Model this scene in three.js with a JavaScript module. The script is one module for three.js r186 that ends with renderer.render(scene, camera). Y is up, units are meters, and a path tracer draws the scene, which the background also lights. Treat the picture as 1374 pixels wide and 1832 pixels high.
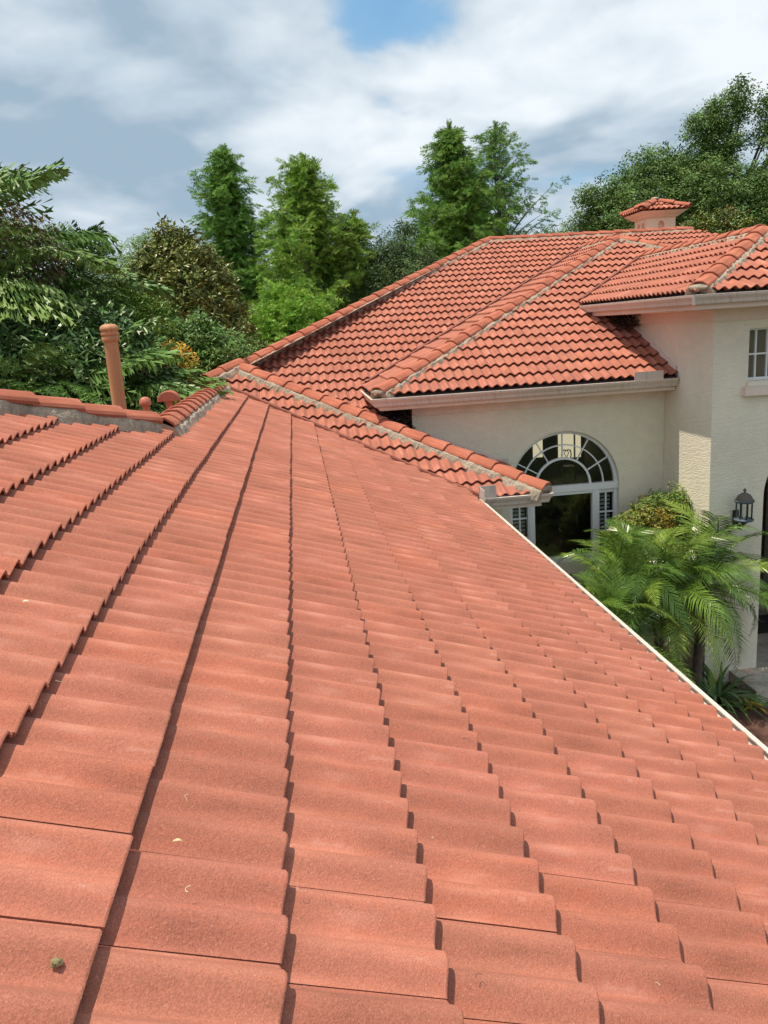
import * as THREE from 'three';
import { mergeGeometries } from 'three/addons/utils/BufferGeometryUtils.js';

// ---------------------------------------------------------------- camera, sky, sun, exposure
const H = 5.8;                                        // height of the lens above the garden, metres
const V = (x, y, z) => new THREE.Vector3(x, y + H, z); // y is given relative to the lens
const scene = new THREE.Scene();
const camera = new THREE.PerspectiveCamera(64.56, 768 / 1024, 0.05, 600);
camera.quaternion.setFromRotationMatrix(new THREE.Matrix4().makeBasis(
  new THREE.Vector3(0.9919372, -0.06112164, 0.11101686),
  new THREE.Vector3(0.08387606, 0.97332273, -0.21355952),
  new THREE.Vector3(-0.09500212, 0.22114929, 0.97060166)));
camera.position.set(0, H, 0);
scene.add(camera);

const renderer = new THREE.WebGLRenderer({ antialias: true });
renderer.toneMapping = THREE.LinearToneMapping;
renderer.toneMappingExposure = 1.1;
renderer.shadowMap.enabled = true;

const SUN_EL = 72.5 * Math.PI / 180;
const sunDir = new THREE.Vector3(-Math.cos(SUN_EL), Math.sin(SUN_EL), -0.012).normalize();
const sun = new THREE.DirectionalLight(0xfff1dc, 5.0);
sun.position.copy(sunDir).multiplyScalar(80).add(new THREE.Vector3(3, 0, -12));
sun.target.position.set(3, 0, -12);
sun.castShadow = true;
sun.shadow.radius = 1;
sun.shadow.mapSize.set(4096, 4096);
Object.assign(sun.shadow.camera, { left: -40, right: 40, top: 40, bottom: -40, near: 1, far: 200 });
scene.add(sun, sun.target);

// ---------------------------------------------------------------- random numbers and noise
function rng(seed) {
  let a = seed >>> 0;
  return () => { a |= 0; a = a + 0x6D2B79F5 | 0; let t = Math.imul(a ^ a >>> 15, 1 | a); t = t + Math.imul(t ^ t >>> 7, 61 | t) ^ t; return ((t ^ t >>> 14) >>> 0) / 4294967296; };
}
const hash = (x, y, z) => {
  let h = Math.imul(x, 374761393) ^ Math.imul(y, 668265263) ^ Math.imul(z, 2147483647 ^ 1274126177);
  h = Math.imul(h ^ h >>> 13, 1274126177); h ^= h >>> 16;
  return (h >>> 0) / 4294967296;
};
const sm = t => t * t * (3 - 2 * t);
const mix = (a, b, t) => a + (b - a) * t;
const clamp = (x, a = 0, b = 1) => Math.min(b, Math.max(a, x));
const sstep = (a, b, x) => sm(clamp((x - a) / (b - a)));
function noise3(x, y, z) {
  const xi = Math.floor(x), yi = Math.floor(y), zi = Math.floor(z), u = sm(x - xi), v = sm(y - yi), w = sm(z - zi);
  const l = (k) => mix(mix(hash(xi, yi, k), hash(xi + 1, yi, k), u), mix(hash(xi, yi + 1, k), hash(xi + 1, yi + 1, k), u), v);
  return mix(l(zi), l(zi + 1), w);
}
function fbm(x, y, z, n) { let s = 0, a = 0.5, t = 0; for (let i = 0; i < n; i++) { s += a * noise3(x, y, z); t += a; a *= 0.5; x = x * 2.03 + 11.3; y = y * 2.01 + 5.7; z = z * 2.02 + 3.1; } return s / t; }
// noise that repeats after p cells, for textures that tile
function tn(x, y, px, py, k) {
  const xi = Math.floor(x), yi = Math.floor(y), u = sm(x - xi), v = sm(y - yi), m = (a, p) => ((a % p) + p) % p;
  const x0 = m(xi, px), x1 = m(xi + 1, px), y0 = m(yi, py), y1 = m(yi + 1, py);
  return mix(mix(hash(x0, y0, k), hash(x1, y0, k), u), mix(hash(x0, y1, k), hash(x1, y1, k), u), v);
}
const toS = c => Math.round(255 * clamp(c <= 0.0031308 ? 12.92 * c : 1.055 * Math.pow(c, 1 / 2.4) - 0.055));
function tex(n, m, f, srgb) {           // f(u, v) -> [r, g, b] linear, or a number
  const d = new Uint8Array(n * m * 4);
  for (let j = 0; j < m; j++) for (let i = 0; i < n; i++) {
    const c = f(i / n, j / m), o = 4 * (j * n + i);
    if (typeof c === 'number') d[o] = d[o + 1] = d[o + 2] = Math.round(255 * clamp(c));
    else for (let k = 0; k < 3; k++) d[o + k] = srgb ? toS(c[k]) : Math.round(255 * clamp(c[k]));
    d[o + 3] = 255;
  }
  const t = new THREE.DataTexture(d, n, m);
  t.wrapS = t.wrapT = THREE.RepeatWrapping; t.magFilter = THREE.LinearFilter; t.minFilter = THREE.LinearMipmapLinearFilter; t.generateMipmaps = true;
  if (srgb) t.colorSpace = THREE.SRGBColorSpace;
  t.needsUpdate = true;
  return t;
}
function rep(t, x, y) { const c = t.clone(); c.repeat.set(x, y); c.needsUpdate = true; return c; }

// ---------------------------------------------------------------- the sky: broken cloud with blue gaps
{
  const w = 4096, h = 2048, d = new Float32Array(w * h * 4);
  const gap = new THREE.Vector3(Math.sin(0.115) * Math.cos(0.325), Math.sin(0.325), -Math.cos(0.115) * Math.cos(0.325)).normalize();
  for (let j = 0; j < h; j++) {
    const el = ((j + 0.5) / h - 0.5) * Math.PI, y = Math.sin(el), cy = Math.cos(el);
    if (el < -0.03) { for (let i = 0; i < w; i++) d.set([0.36, 0.45, 0.54, 1], 4 * (j * w + i)); continue; }
    for (let i = 0; i < w; i++) {
      const az = ((i + 0.5) / w - 0.5) * 2 * Math.PI, x = cy * Math.cos(az), z = cy * Math.sin(az), o = 4 * (j * w + i);
      const yy = Math.max(y, 0.0), k = 1 / (yy + 0.22);
      // the layer of cloud lies on a flat sheet overhead, so that it runs together towards the horizon
      const px = x * k, pz = z * k;
      const wx = fbm(px * 1.1 + 4, pz * 1.1, 2.2, 4) - 0.5, wz = fbm(px * 1.1 - 8, pz * 1.1 + 5, 6.2, 4) - 0.5;
      const big = fbm(px * 0.8 + wx * 1.3 + 7.1, pz * 0.8 + wz * 1.3 + 3.4, 0.5, 5);
      const fine = fbm(px * 3.6 + wx * 1.5, pz * 3.6 + wz * 1.5 + 9, 4.4, 7);
      const puffy = fbm(px * 1.9 + 3, pz * 1.9 + wx * 2, 5.5, 4);
      const g = Math.exp(-Math.pow(Math.acos(clamp(x * gap.x + y * gap.y + z * gap.z, -1, 1)) / 0.10 + (fine - 0.46) * 2.2 + (puffy - 0.5) * 1.2, 2));
      const c = big * 0.62 + fine * 0.38 - g * (0.22 + 0.30 * fine) + 0.06 * sstep(0.28, 0.08, yy);
      const cov = sstep(0.22, 0.42, c);
      const puff = fbm(px * 1.7 + 21 + wx * 1.0, pz * 1.7 - 6 + wz * 1.0, 8.1, 7);
      const thick = clamp(sstep(0.39, 0.59, puff) * 0.62 + 1.7 * (fine - 0.46) + 0.14);
      const t0 = sstep(0, 0.62, yy), blue = [mix(0.34, 0.04, t0), mix(0.58, 0.26, t0), mix(0.80, 0.58, t0)];
      const cl = [mix(0.33, 0.82, thick), mix(0.445, 0.88, thick), mix(0.555, 0.93, thick)];
      const m = mix(0.16, 1, cov);
      for (let q = 0; q < 3; q++) d[o + q] = mix(blue[q], cl[q], clamp(m));
      d[o + 3] = 1;
    }
  }
  const t = new THREE.DataTexture(d, w, h, THREE.RGBAFormat, THREE.FloatType);
  t.mapping = THREE.EquirectangularReflectionMapping; t.magFilter = t.minFilter = THREE.LinearFilter; t.needsUpdate = true;
  scene.background = t; scene.environment = t;
}

// ---------------------------------------------------------------- helpers
const names = {};
function numbered(n) { const k = names[n] = (names[n] ?? -1) + 1; return k ? `${n}_${String(k).padStart(3, '0')}` : n; }
function mesh(name, geo, mat, parent) {
  const m = new THREE.Mesh(geo, mat); m.name = name; m.castShadow = m.receiveShadow = true;
  (parent || scene).add(m); return m;
}
function part(parent, name, geo, mat, label) { const m = mesh(name, geo, mat, parent); if (label) m.userData.label = label; return m; }
function gpart(parent, name, label) { const g = new THREE.Group(); g.name = name; if (label) g.userData.label = label; parent.add(g); return g; }
function thing(name, label, category, group, pos) {
  const o = new THREE.Group(); o.name = numbered(name); o.userData = { label, category }; if (group) o.userData.group = group;
  if (pos) o.position.copy(pos); scene.add(o); return o;
}
function tagged(m, label, category, group) { m.name = numbered(m.name); m.userData = { label, category }; if (group) m.userData.group = group; return m; }
function struct(name, geo, mat) { const m = mesh(name, geo, mat); m.userData.kind = 'structure'; return m; }
// a box from corner to corner, uv in metres on every face
function box(x0, y0, z0, x1, y1, z1) {
  const g = new THREE.BoxGeometry(x1 - x0, y1 - y0, z1 - z0); g.translate((x0 + x1) / 2, (y0 + y1) / 2, (z0 + z1) / 2);
  return uvBox(g);
}
function uvBox(g) {
  const p = g.attributes.position, n = g.attributes.normal, u = new Float32Array(p.count * 2);
  for (let i = 0; i < p.count; i++) {
    const x = p.getX(i), y = p.getY(i), z = p.getZ(i), ax = Math.abs(n.getX(i)), ay = Math.abs(n.getY(i)), az = Math.abs(n.getZ(i));
    if (ay >= ax && ay >= az) { u[2 * i] = x; u[2 * i + 1] = z; } else if (ax > az) { u[2 * i] = z; u[2 * i + 1] = y; } else { u[2 * i] = x; u[2 * i + 1] = y; }
  }
  g.setAttribute('uv', new THREE.BufferAttribute(u, 2)); return g;
}
const boxH = (x0, y0, z0, x1, y1, z1) => box(x0, y0 + H, z0, x1, y1 + H, z1);
class Buf {                                // collects triangles
  constructor() { this.p = []; this.n = []; this.u = []; this.c = []; }
  tri(a, b, c, n, ua, ub, uc, col) {
    this.p.push(...a, ...b, ...c);
    if (n) this.n.push(...n[0], ...n[1], ...n[2]);
    this.u.push(...(ua || [0, 0]), ...(ub || [0, 0]), ...(uc || [0, 0]));
    if (col) this.c.push(...col, ...col, ...col);
  }
  quad(a, b, c, d, ua, ub, uc, ud, col) { this.tri(a, b, c, null, ua, ub, uc, col); this.tri(a, c, d, null, ua, uc, ud, col); }
  geo() {
    const g = new THREE.BufferGeometry();
    g.setAttribute('position', new THREE.Float32BufferAttribute(this.p, 3));
    g.setAttribute('uv', new THREE.Float32BufferAttribute(this.u, 2));
    if (this.c.length) g.setAttribute('color', new THREE.Float32BufferAttribute(this.c, 3));
    if (this.n.length === this.p.length) g.setAttribute('normal', new THREE.Float32BufferAttribute(this.n, 3)); else g.computeVertexNormals();
    return g;
  }
}

// ---------------------------------------------------------------- materials
// pressed concrete roof tile: sandy grain, pale bloom in streaks down the slope, a few dark specks
const TS = 0.9;                            // metres that one repeat of the texture covers
const tileF = (u, v, dark) => {
  const n1 = tn(u * 5, v * 4, 5, 4, 1), n2 = tn(u * 13, v * 9, 13, 9, 2), st = tn(u * 40, v * 5, 40, 5, 3), st2 = tn(u * 90, v * 11, 90, 11, 9);
  const gr = tn(u * 510, v * 510, 510, 510, 4), gr2 = tn(u * 240, v * 240, 240, 240, 5), sp = tn(u * 330, v * 330, 330, 330, 6), sp2 = tn(u * 300, v * 300, 300, 300, 7), n0 = tn(u * 2, v * 2, 2, 2, 10), sc = tn(u * 70, v * 26, 70, 26, 12);
  let b = 0.88 + 0.10 * (n0 - 0.5) + 0.15 * (n1 - 0.5) + 0.10 * (n2 - 0.5) + 0.14 * (st - 0.5) + 0.07 * (st2 - 0.5) + 0.34 * (gr - 0.5) + 0.12 * (gr2 - 0.5);
  const bloom = sstep(0.56, 0.86, n2 * 0.55 + st * 0.45) * 0.30 * sstep(0.35, 0.7, n1) + sstep(0.86, 0.95, sp) * 0.55 + sstep(0.72, 0.9, sc * 0.6 + st * 0.4) * 0.45 * sstep(0.5, 0.8, n1);
  if (sp2 > 0.90) b *= 0.80;
  const rd = sstep(0.5, 0.85, st2 * .5 + n2 * .5) * 0.10, r = 0.415 * b, g = (0.160 - .1 * rd) * b, bl = (0.111 - .1 * rd) * b;
  return [mix(r, 0.56, bloom * 0.75), mix(g, 0.31, bloom * 0.75), mix(bl, 0.245, bloom * 0.75)];
};
const tileMap = tex(1024, 1024, tileF, true);
const tileBump = tex(1024, 1024, (u, v) => 0.5 * tn(u * 510, v * 510, 510, 510, 4) + 0.15 * tn(u * 240, v * 240, 240, 240, 5) + 0.35 * tn(u * 330, v * 330, 330, 330, 6), false);
function tileMat(tint, vc) {
  return new THREE.MeshPhysicalMaterial({ map: tileMap, bumpMap: tileBump, bumpScale: 0.0012, roughness: 0.9, color: new THREE.Color().setRGB(...tint), vertexColors: !!vc,
    sheen: 0.4, sheenRoughness: 0.5, sheenColor: new THREE.Color().setRGB(0.9, 0.55, 0.42), specularIntensity: 0.35 });
}
const TINTS = [[1, 1, 1], [0.96, 0.94, 0.93], [1.04, 1.04, 1.04], [0.98, 1.0, 0.99], [1.02, 0.97, 0.94], [0.93, 0.92, 0.93], [1.0, 0.98, 1.0]];
const TILE = TINTS.map(t => tileMat(t));
const TILEV = tileMat([1, 1, 1], true);
const capMat = [[1, .88, .80], [1.03, .9, .82], [.96, .83, .76]].map(t => tileMat(t));
const mortarMap = tex(256, 256, (u, v) => {
  const a = tn(u * 7, v * 7, 7, 7, 21), b = tn(u * 23, v * 23, 23, 23, 22), c = tn(u * 90, v * 90, 90, 90, 23), s = sstep(0.55, 0.8, tn(u * 4, v * 4, 4, 4, 24));
  const k = 0.62 + 0.35 * a + 0.3 * (b - .5) + 0.3 * (c - .5);
  return [k * mix(0.40, 0.47, s), k * mix(0.34, 0.31, s), k * mix(0.265, 0.225, s)];
}, true);
const mortarBump = tex(256, 256, (u, v) => 0.5 * tn(u * 23, v * 23, 23, 23, 22) + 0.5 * tn(u * 70, v * 70, 70, 70, 25), false);
const MORTAR = new THREE.MeshStandardMaterial({ map: rep(mortarMap, 1.6, 1.6), bumpMap: rep(mortarBump, 1.6, 1.6), bumpScale: 0.008, roughness: 0.95 });
// skip-trowelled stucco
const stuccoBump = tex(512, 512, (u, v) => {
  const w = tn(u * 6, v * 6, 6, 6, 31) - 0.5, a = tn(u * 9 + w * 1.6, v * 34 + w * 2, 9, 34, 32), b = tn(u * 22 + w, v * 60, 22, 60, 33), c = tn(u * 120, v * 120, 120, 120, 34);
  return 0.60 * sstep(0.35, 0.62, a) + 0.28 * sstep(0.4, 0.65, b) + 0.12 * c;
}, false);
const stuccoMap = tex(512, 512, (u, v) => {
  const a = tn(u * 4, v * 4, 4, 4, 41), b = tn(u * 17, v * 17, 17, 17, 42), c = tn(u * 140, v * 140, 140, 140, 43), k = 0.94 + 0.10 * (a - .5) + 0.06 * (b - .5) + 0.08 * (c - .5);
  return [0.80 * k, 0.745 * k, 0.615 * k];
}, true);
const STUCCO = new THREE.MeshStandardMaterial({ map: rep(stuccoMap, 0.6, 0.6), bumpMap: rep(stuccoBump, 2.3, 2.3), bumpScale: 0.0032, roughness: 0.92 });
const TRIM = new THREE.MeshStandardMaterial({ map: rep(stuccoMap, 1.3, 1.3), color: new THREE.Color().setRGB(1.0, 0.90, 0.95), bumpMap: rep(mortarBump, 2, 2), bumpScale: 0.002, roughness: 0.85 });
const paintBump = tex(256, 256, (u, v) => 0.5 * tn(u * 30, v * 30, 30, 30, 51) + 0.5 * tn(u * 90, v * 90, 90, 90, 52), false);
const gutterMap = tex(256, 256, (u, v) => {
  const a = tn(u * 3, v * 3, 3, 3, 61), s = sstep(0.62, 0.9, tn(u * 60, v * 3, 60, 3, 62)), c = tn(u * 80, v * 80, 80, 80, 63), k = 0.95 + 0.1 * (a - .5) + .05 * (c - .5);
  return [mix(0.66, 0.42, s * .5) * k, mix(0.56, 0.34, s * .5) * k, mix(0.50, 0.28, s * .5) * k];
}, true);
const GUTTER = new THREE.MeshPhysicalMaterial({ map: gutterMap, roughness: 0.42, bumpMap: paintBump, bumpScale: 0.0006 });
const WHITE = new THREE.MeshPhysicalMaterial({ color: new THREE.Color().setRGB(0.74, 0.75, 0.76), roughness: 0.4, bumpMap: paintBump, bumpScale: 0.0005 });
const GLASS = new THREE.MeshPhysicalMaterial({ color: 0xffffff, transmission: 1, thickness: 0, roughness: 0.02, ior: 1.5 });
const DARKWOOD = new THREE.MeshStandardMaterial({ color: new THREE.Color().setRGB(0.06, 0.03, 0.018), roughness: 0.5 });
const DECK = new THREE.MeshStandardMaterial({ color: new THREE.Color().setRGB(0.05, 0.035, 0.03), roughness: 0.95 });
const FLASH = new THREE.MeshStandardMaterial({ map: rep(gutterMap, 2, 2), color: new THREE.Color().setRGB(0.9, 0.95, 1), roughness: 0.55, metalness: 0.2 });
const REDMETAL = new THREE.MeshStandardMaterial({ map: rep(tileMap, 1.3, 1.3), color: new THREE.Color().setRGB(0.52, 0.38, 0.32), roughness: 0.7 });
const PIPE = new THREE.MeshStandardMaterial({ map: rep(tileMap, 0.7, 0.7), color: new THREE.Color().setRGB(1.1, 1.35, 0.9), roughness: 0.6, bumpMap: paintBump, bumpScale: 0.001 });

// ---------------------------------------------------------------- roof geometry
const A = Math.atan(5 / 12), cA = Math.cos(A), sA = Math.sin(A), T = 5 / 12;
const TW = 0.305, TE = 0.368, TL = 0.425, TT = 0.041, TH = 0.045;   // tile width, exposure, length, butt thickness, height of its rolls
// two rounded rolls with narrower pans between them; s runs over one tile
function roll(s) {
  const q = s * 2, f = q - Math.floor(q), c = 0.5 - 0.5 * Math.cos(2 * Math.PI * f);
  return TH * Math.pow(c, 0.95);
}
const FACES = {                                                       // frames: e along the eave, u up the slope, n out of it
  east: { e: [0, 0, -1], u: [-cA, sA, 0], n: [sA, cA, 0] },
  south: { e: [1, 0, 0], u: [0, sA, -cA], n: [0, cA, sA] },
  west: { e: [0, 0, 1], u: [cA, sA, 0], n: [-sA, cA, 0] },
  north: { e: [-1, 0, 0], u: [0, sA, cA], n: [0, cA, -sA] },
};
for (const f of Object.values(FACES)) for (const k of ['e', 'u', 'n']) f[k] = new THREE.Vector3(...f[k]);
// one tile as triangles in its own frame (x along the eave, y up the slope, z out), each corner [x, y, z, nx, ny, nz, u, v]
function tileTris(seg, fine) {
  const xs = [], g = 0.0016, tri = [];
  for (let i = 0; i <= seg; i++) xs.push(g + (TW - 2 * g) * i / seg);
  const dz = x => { const h = 0.0008; return (roll((x + h) / TW) - roll((x - h) / TW)) / (2 * h); };
  const top = (x, y) => roll(x / TW) + TT * (1 - y / TE);
  const pt = (x, y, z, nx, ny, nz, vy = y) => [x, y, z, nx, ny, nz, x, vy];
  const tn_ = x => { const d = Math.max(-2, Math.min(2, dz(x))), l = Math.hypot(d, TT / TE, 1); return [-d / l, TT / TE / l, 1 / l]; };
  const ys = fine ? [0.007, TL] : [0.0, TL];
  for (let i = 0; i < seg; i++) {
    const a = xs[i], b = xs[i + 1], na = tn_(a), nb = tn_(b);
    tri.push([pt(a, ys[0], top(a, ys[0]), ...na), pt(b, ys[0], top(b, ys[0]), ...nb), pt(b, TL, top(b, TL), ...nb)]);
    tri.push([pt(a, ys[0], top(a, ys[0]), ...na), pt(b, TL, top(b, TL), ...nb), pt(a, TL, top(a, TL), ...na)]);
    let yf = 0, za = top(a, 0), zb = top(b, 0);
    if (fine) {                             // worn, rounded lower edge
      const q = n => { const l = Math.hypot(n[0], n[1] - 0.8, n[2]); return [n[0] / l, (n[1] - 0.8) / l, n[2] / l]; }, qa = q(na), qb = q(nb);
      za -= 0.0055; zb -= 0.0055;
      tri.push([pt(a, 0, za, ...qa), pt(b, 0, zb, ...qb), pt(b, ys[0], top(b, ys[0]), ...nb)]);
      tri.push([pt(a, 0, za, ...qa), pt(b, ys[0], top(b, ys[0]), ...nb), pt(a, ys[0], top(a, ys[0]), ...na)]);
    }
    // the nose is a lip about 14 mm thick; under it the tile is hollow back to a rib
    const ba = top(a, 0) - 0.014, bb = top(b, 0) - 0.014, yr = 0.07, ca = top(a, yr) - 0.015, cb = top(b, yr) - 0.015, da = roll(a / TW) - 0.012, db = roll(b / TW) - 0.012;
    tri.push([pt(a, yf, ba, 0, -1, 0, -0.02), pt(b, yf, bb, 0, -1, 0, -0.02), pt(b, yf, zb, 0, -1, 0, 0)]);
    tri.push([pt(a, yf, ba, 0, -1, 0, -0.02), pt(b, yf, zb, 0, -1, 0, 0), pt(a, yf, za, 0, -1, 0, 0)]);
    tri.push([pt(a, yf, ba, 0, 0, -1), pt(a, yr, ca, 0, 0, -1), pt(b, yr, cb, 0, 0, -1)]); tri.push([pt(a, yf, ba, 0, 0, -1), pt(b, yr, cb, 0, 0, -1), pt(b, yf, bb, 0, 0, -1)]);
    tri.push([pt(a, yr, da, 0, -1, 0, .1), pt(b, yr, db, 0, -1, 0, .1), pt(b, yr, cb, 0, -1, 0, .12)]); tri.push([pt(a, yr, da, 0, -1, 0, .1), pt(b, yr, cb, 0, -1, 0, .12), pt(a, yr, ca, 0, -1, 0, .12)]);
  }
  for (const [x, s] of [[xs[0], -1], [xs[seg], 1]]) {                 // the two long edges
    const q = [pt(x, 0, top(x, 0) - 0.014, s, 0, 0), pt(x, TL, -0.03, s, 0, 0), pt(x, TL, top(x, TL), s, 0, 0), pt(x, 0, top(x, 0), s, 0, 0)];
    tri.push(s > 0 ? [q[0], q[1], q[2]] : [q[0], q[2], q[1]], s > 0 ? [q[0], q[2], q[3]] : [q[0], q[3], q[2]]);
  }
  return tri;
}
function clipTri(tri, planes, world) {                                // planes: [a, b, c] keeps a * X + b * Z + c >= 0
  let poly = tri;
  for (const [a, b, c] of planes) {
    const out = [], val = poly.map(p => { const w = world(p); return a * w[0] + b * w[1] + c; });
    for (let i = 0; i < poly.length; i++) {
      const j = (i + 1) % poly.length;
      if (val[i] >= 0) out.push(poly[i]);
      if (val[i] * val[j] < 0) { const t = val[i] / (val[i] - val[j]); out.push(poly[i].map((q, k) => q + (poly[j][k] - q) * t)); }
    }
    poly = out;
    if (poly.length < 3) return [];
  }
  const r = [];
  for (let i = 1; i + 1 < poly.length; i++) r.push([poly[0], poly[i], poly[i + 1]]);
  return r;
}
function trisGeo(tris, map, uo, vo, buf, col) {
  const b = buf || new Buf();
  for (const t of tris) {
    const q = t.map(map);
    b.tri(q[0].p, q[1].p, q[2].p, [q[0].n, q[1].n, q[2].n], ...t.map(p => [(p[6] + uo) / TS, (p[7] + vo) / TS]), col);
  }
  return buf ? null : b.geo();
}
const NEAR = tileTris(26, true), FAR = tileTris(12, false);
const own = p => ({ p: [p[0], p[1], p[2]], n: [p[3], p[4], p[5]] });
const NEARGEO = Array.from({ length: 9 }, (_, i) => { const r = rng(100 + i); return trisGeo(NEAR, own, r() * TS, r() * TS); });

const house = thing('house', 'cream stucco house with salmon tiled hip roofs seen from on top of its own roof', 'house');
const camDir = new THREE.Vector3(0.095, -0.22115, -0.9706);
// A slope: face, a point O on its eave (base plane), pieces = lists of half-planes in plan that together cover it, grid = [first, last column, rows], deck corners in plan.
function slope(label, face, O, pieces, cols, rows, deckXZ, opt = {}) {
  const F = FACES[face], r = rng(opt.seed || 7), yAt = (X, Z) => O.y - ((X - O.x) * F.n.x + (Z - O.z) * F.n.z) / F.n.y;
  const b = new Buf(), pts = deckXZ.map(([X, Z]) => [X, yAt(X, Z) - 0.012, Z]), lo = pts.map(([X, Y, Z]) => [X, Y - 0.03, Z]);
  const cw = deckXZ.reduce((s, p, i) => { const q = deckXZ[(i + 1) % deckXZ.length]; return s + p[0] * q[1] - q[0] * p[1]; }, 0) > 0;
  for (let i = 1; i + 1 < pts.length; i++) {
    const t = cw ? [pts[0], pts[i + 1], pts[i]] : [pts[0], pts[i], pts[i + 1]]; b.tri(...t);
    const l = cw ? [lo[0], lo[i], lo[i + 1]] : [lo[0], lo[i + 1], lo[i]]; b.tri(...l);
  }
  for (let i = 0; i < pts.length; i++) { const j = (i + 1) % pts.length; b.quad(lo[i], lo[j], pts[j], pts[i]); }
  const sl = part(house, 'roof_slope', b.geo(), DECK, label);
  const basis = new THREE.Matrix4().makeBasis(F.e, F.u, F.n), quat = new THREE.Quaternion().setFromRotationMatrix(basis);
  const list = [];
  for (let row = rows[0]; row < rows[1]; row++) for (let col = cols[0]; col < cols[1]; col++) {
    const jx = (r() - .5) * 0.003, jy = (r() - .5) * 0.007, jz = (r() - .5) * 0.003, ja = (r() - .5) * 0.006, jb = (r() - .5) * 0.005, tint = Math.floor(r() * TINTS.length), uo = r() * TS, vo = r() * TS, gi = Math.floor(r() * NEARGEO.length);
    const at = O.clone().addScaledVector(F.e, col * TW + jx).addScaledVector(F.u, row * TE + jy + (row === 0 ? opt.back || 0 : 0)).addScaledVector(F.n, jz);
    const q = quat.clone().multiply(new THREE.Quaternion().setFromEuler(new THREE.Euler(jb, (r() - .5) * 0.008, ja)));
    const m = new THREE.Matrix4().compose(at, q, new THREE.Vector3(1, 1, 1)), e = m.elements;
    const world = p => [e[0] * p[0] + e[4] * p[1] + e[8] * p[2] + e[12], e[2] * p[0] + e[6] * p[1] + e[10] * p[2] + e[14]];
    const corners = [[0, 0, 0], [TW, 0, 0], [0, TL, 0], [TW, TL, 0]].map(world);
    for (const pl of pieces) {
      const inside = pl.map(([a, b2, c]) => corners.map(w => a * w[0] + b2 * w[1] + c >= 0));
      if (inside.some(s => s.every(v => !v))) continue;
      const whole = inside.every(s => s.every(v => v));
      const mid = at.clone().addScaledVector(F.e, TW / 2).addScaledVector(F.u, TE / 2), d = mid.clone().sub(camera.position), depth = d.dot(camDir);
      list.push({ m, at, q, world, whole, pl, tint, uo, vo, gi, dist: d.length(), depth, view: mid });
    }
  }
  camera.updateMatrixWorld(); camera.updateProjectionMatrix();
  for (const t of list) { const s = t.view.clone().project(camera); t.seen = t.depth > 0.4 && Math.abs(s.x) < 1.06 && Math.abs(s.y) < 1.06; }
  list.sort((p, q) => (q.seen - p.seen) || (p.dist - q.dist));
  const n = opt.single || 0, rest = new Buf();
  list.forEach((t, i) => {
    const single = i < n && t.seen, tris0 = single || t.dist < 3 ? NEAR : FAR;
    if (single && t.whole) {
      const ms = part(sl, 'roof_tile', NEARGEO[t.gi], TILE[t.tint]); ms.position.copy(t.at); ms.quaternion.copy(t.q); return;
    }
    let tris = tris0;
    if (!t.whole) { tris = []; for (const q of tris0) tris.push(...clipTri(q, t.pl, t.world)); }
    if (!tris.length) return;
    if (single) { const ms = part(sl, 'roof_tile', trisGeo(tris, own, t.uo, t.vo), TILE[t.tint]); ms.position.copy(t.at); ms.quaternion.copy(t.q); return; }
    const e = t.m.elements, toW = p => ({
      p: [0, 1, 2].map(k => e[k] * p[0] + e[4 + k] * p[1] + e[8 + k] * p[2] + e[12 + k]), n: [0, 1, 2].map(k => e[k] * p[3] + e[4 + k] * p[4] + e[8 + k] * p[5]) });
    trisGeo(tris, toW, t.uo, t.vo, rest, TINTS[t.tint]);
  });
  if (rest.p.length) { const ms = part(sl, 'roof_tiles', rest.geo(), TILEV); ms.userData.kind = 'stuff'; }
  return sl;
}
// base planes (y below the lens)
const P1O = new THREE.Vector3(2.2356, -2.247 - 0.036 / cA + H, -1.436 + 12 * TW);
slope('near roof slope running down to the white gutter', 'east', P1O,
  [[[1, 0, 1.25], [-1, 1, 12.75].map((v, i) => [-1, 1, 12.75][i]), [0, -1, -7.38]], [[1.19, 0.86, 1.19 * 1.3 + 0.86 * 7.4], [0, 1, 7.38]]],
  [0, 54], [0, 22], [[2.2, 2.2], [2.2, -10.55], [-1.25, -14.0], [-1.28, -7.4], [-6.0, -0.9], [-6.0, 2.2]], { single: 300, seed: 11, back: 0.10 });
slope('narrow roof slope between the valley and the nearest hip', 'south', V(0, -2.3 - 0.03, -10.44),
  [[[1, -1, -12.75], [-1, 1, 13.7], [1, 1, 15.66]]], [-8, 12], [0, 13], [[2.3, -10.44], [3.26, -10.44], [-0.98, -14.68], [-1.6, -14.2]], { seed: 12 });
slope('thin roof slope behind the nearest hip', 'east', V(3.26, -2.3 - 0.03, -10.4),
  [[[1, -1, -13.7], [-1, 1, 14.7], [1, 0, 0.98], [-1, 0, 1.82]], [[1, -1, -13.7], [1, 0, -1.82], [0, 1, 12.86]]], [-1, 20], [0, 13], [[3.26, -10.44], [3.26, -12.9], [1.85, -12.9], [-0.98, -15.68], [-0.98, -14.68]], { seed: 13 });
const P4y = (z) => -2.3 + T * (-11.4 - z) - 0.03;
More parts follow.
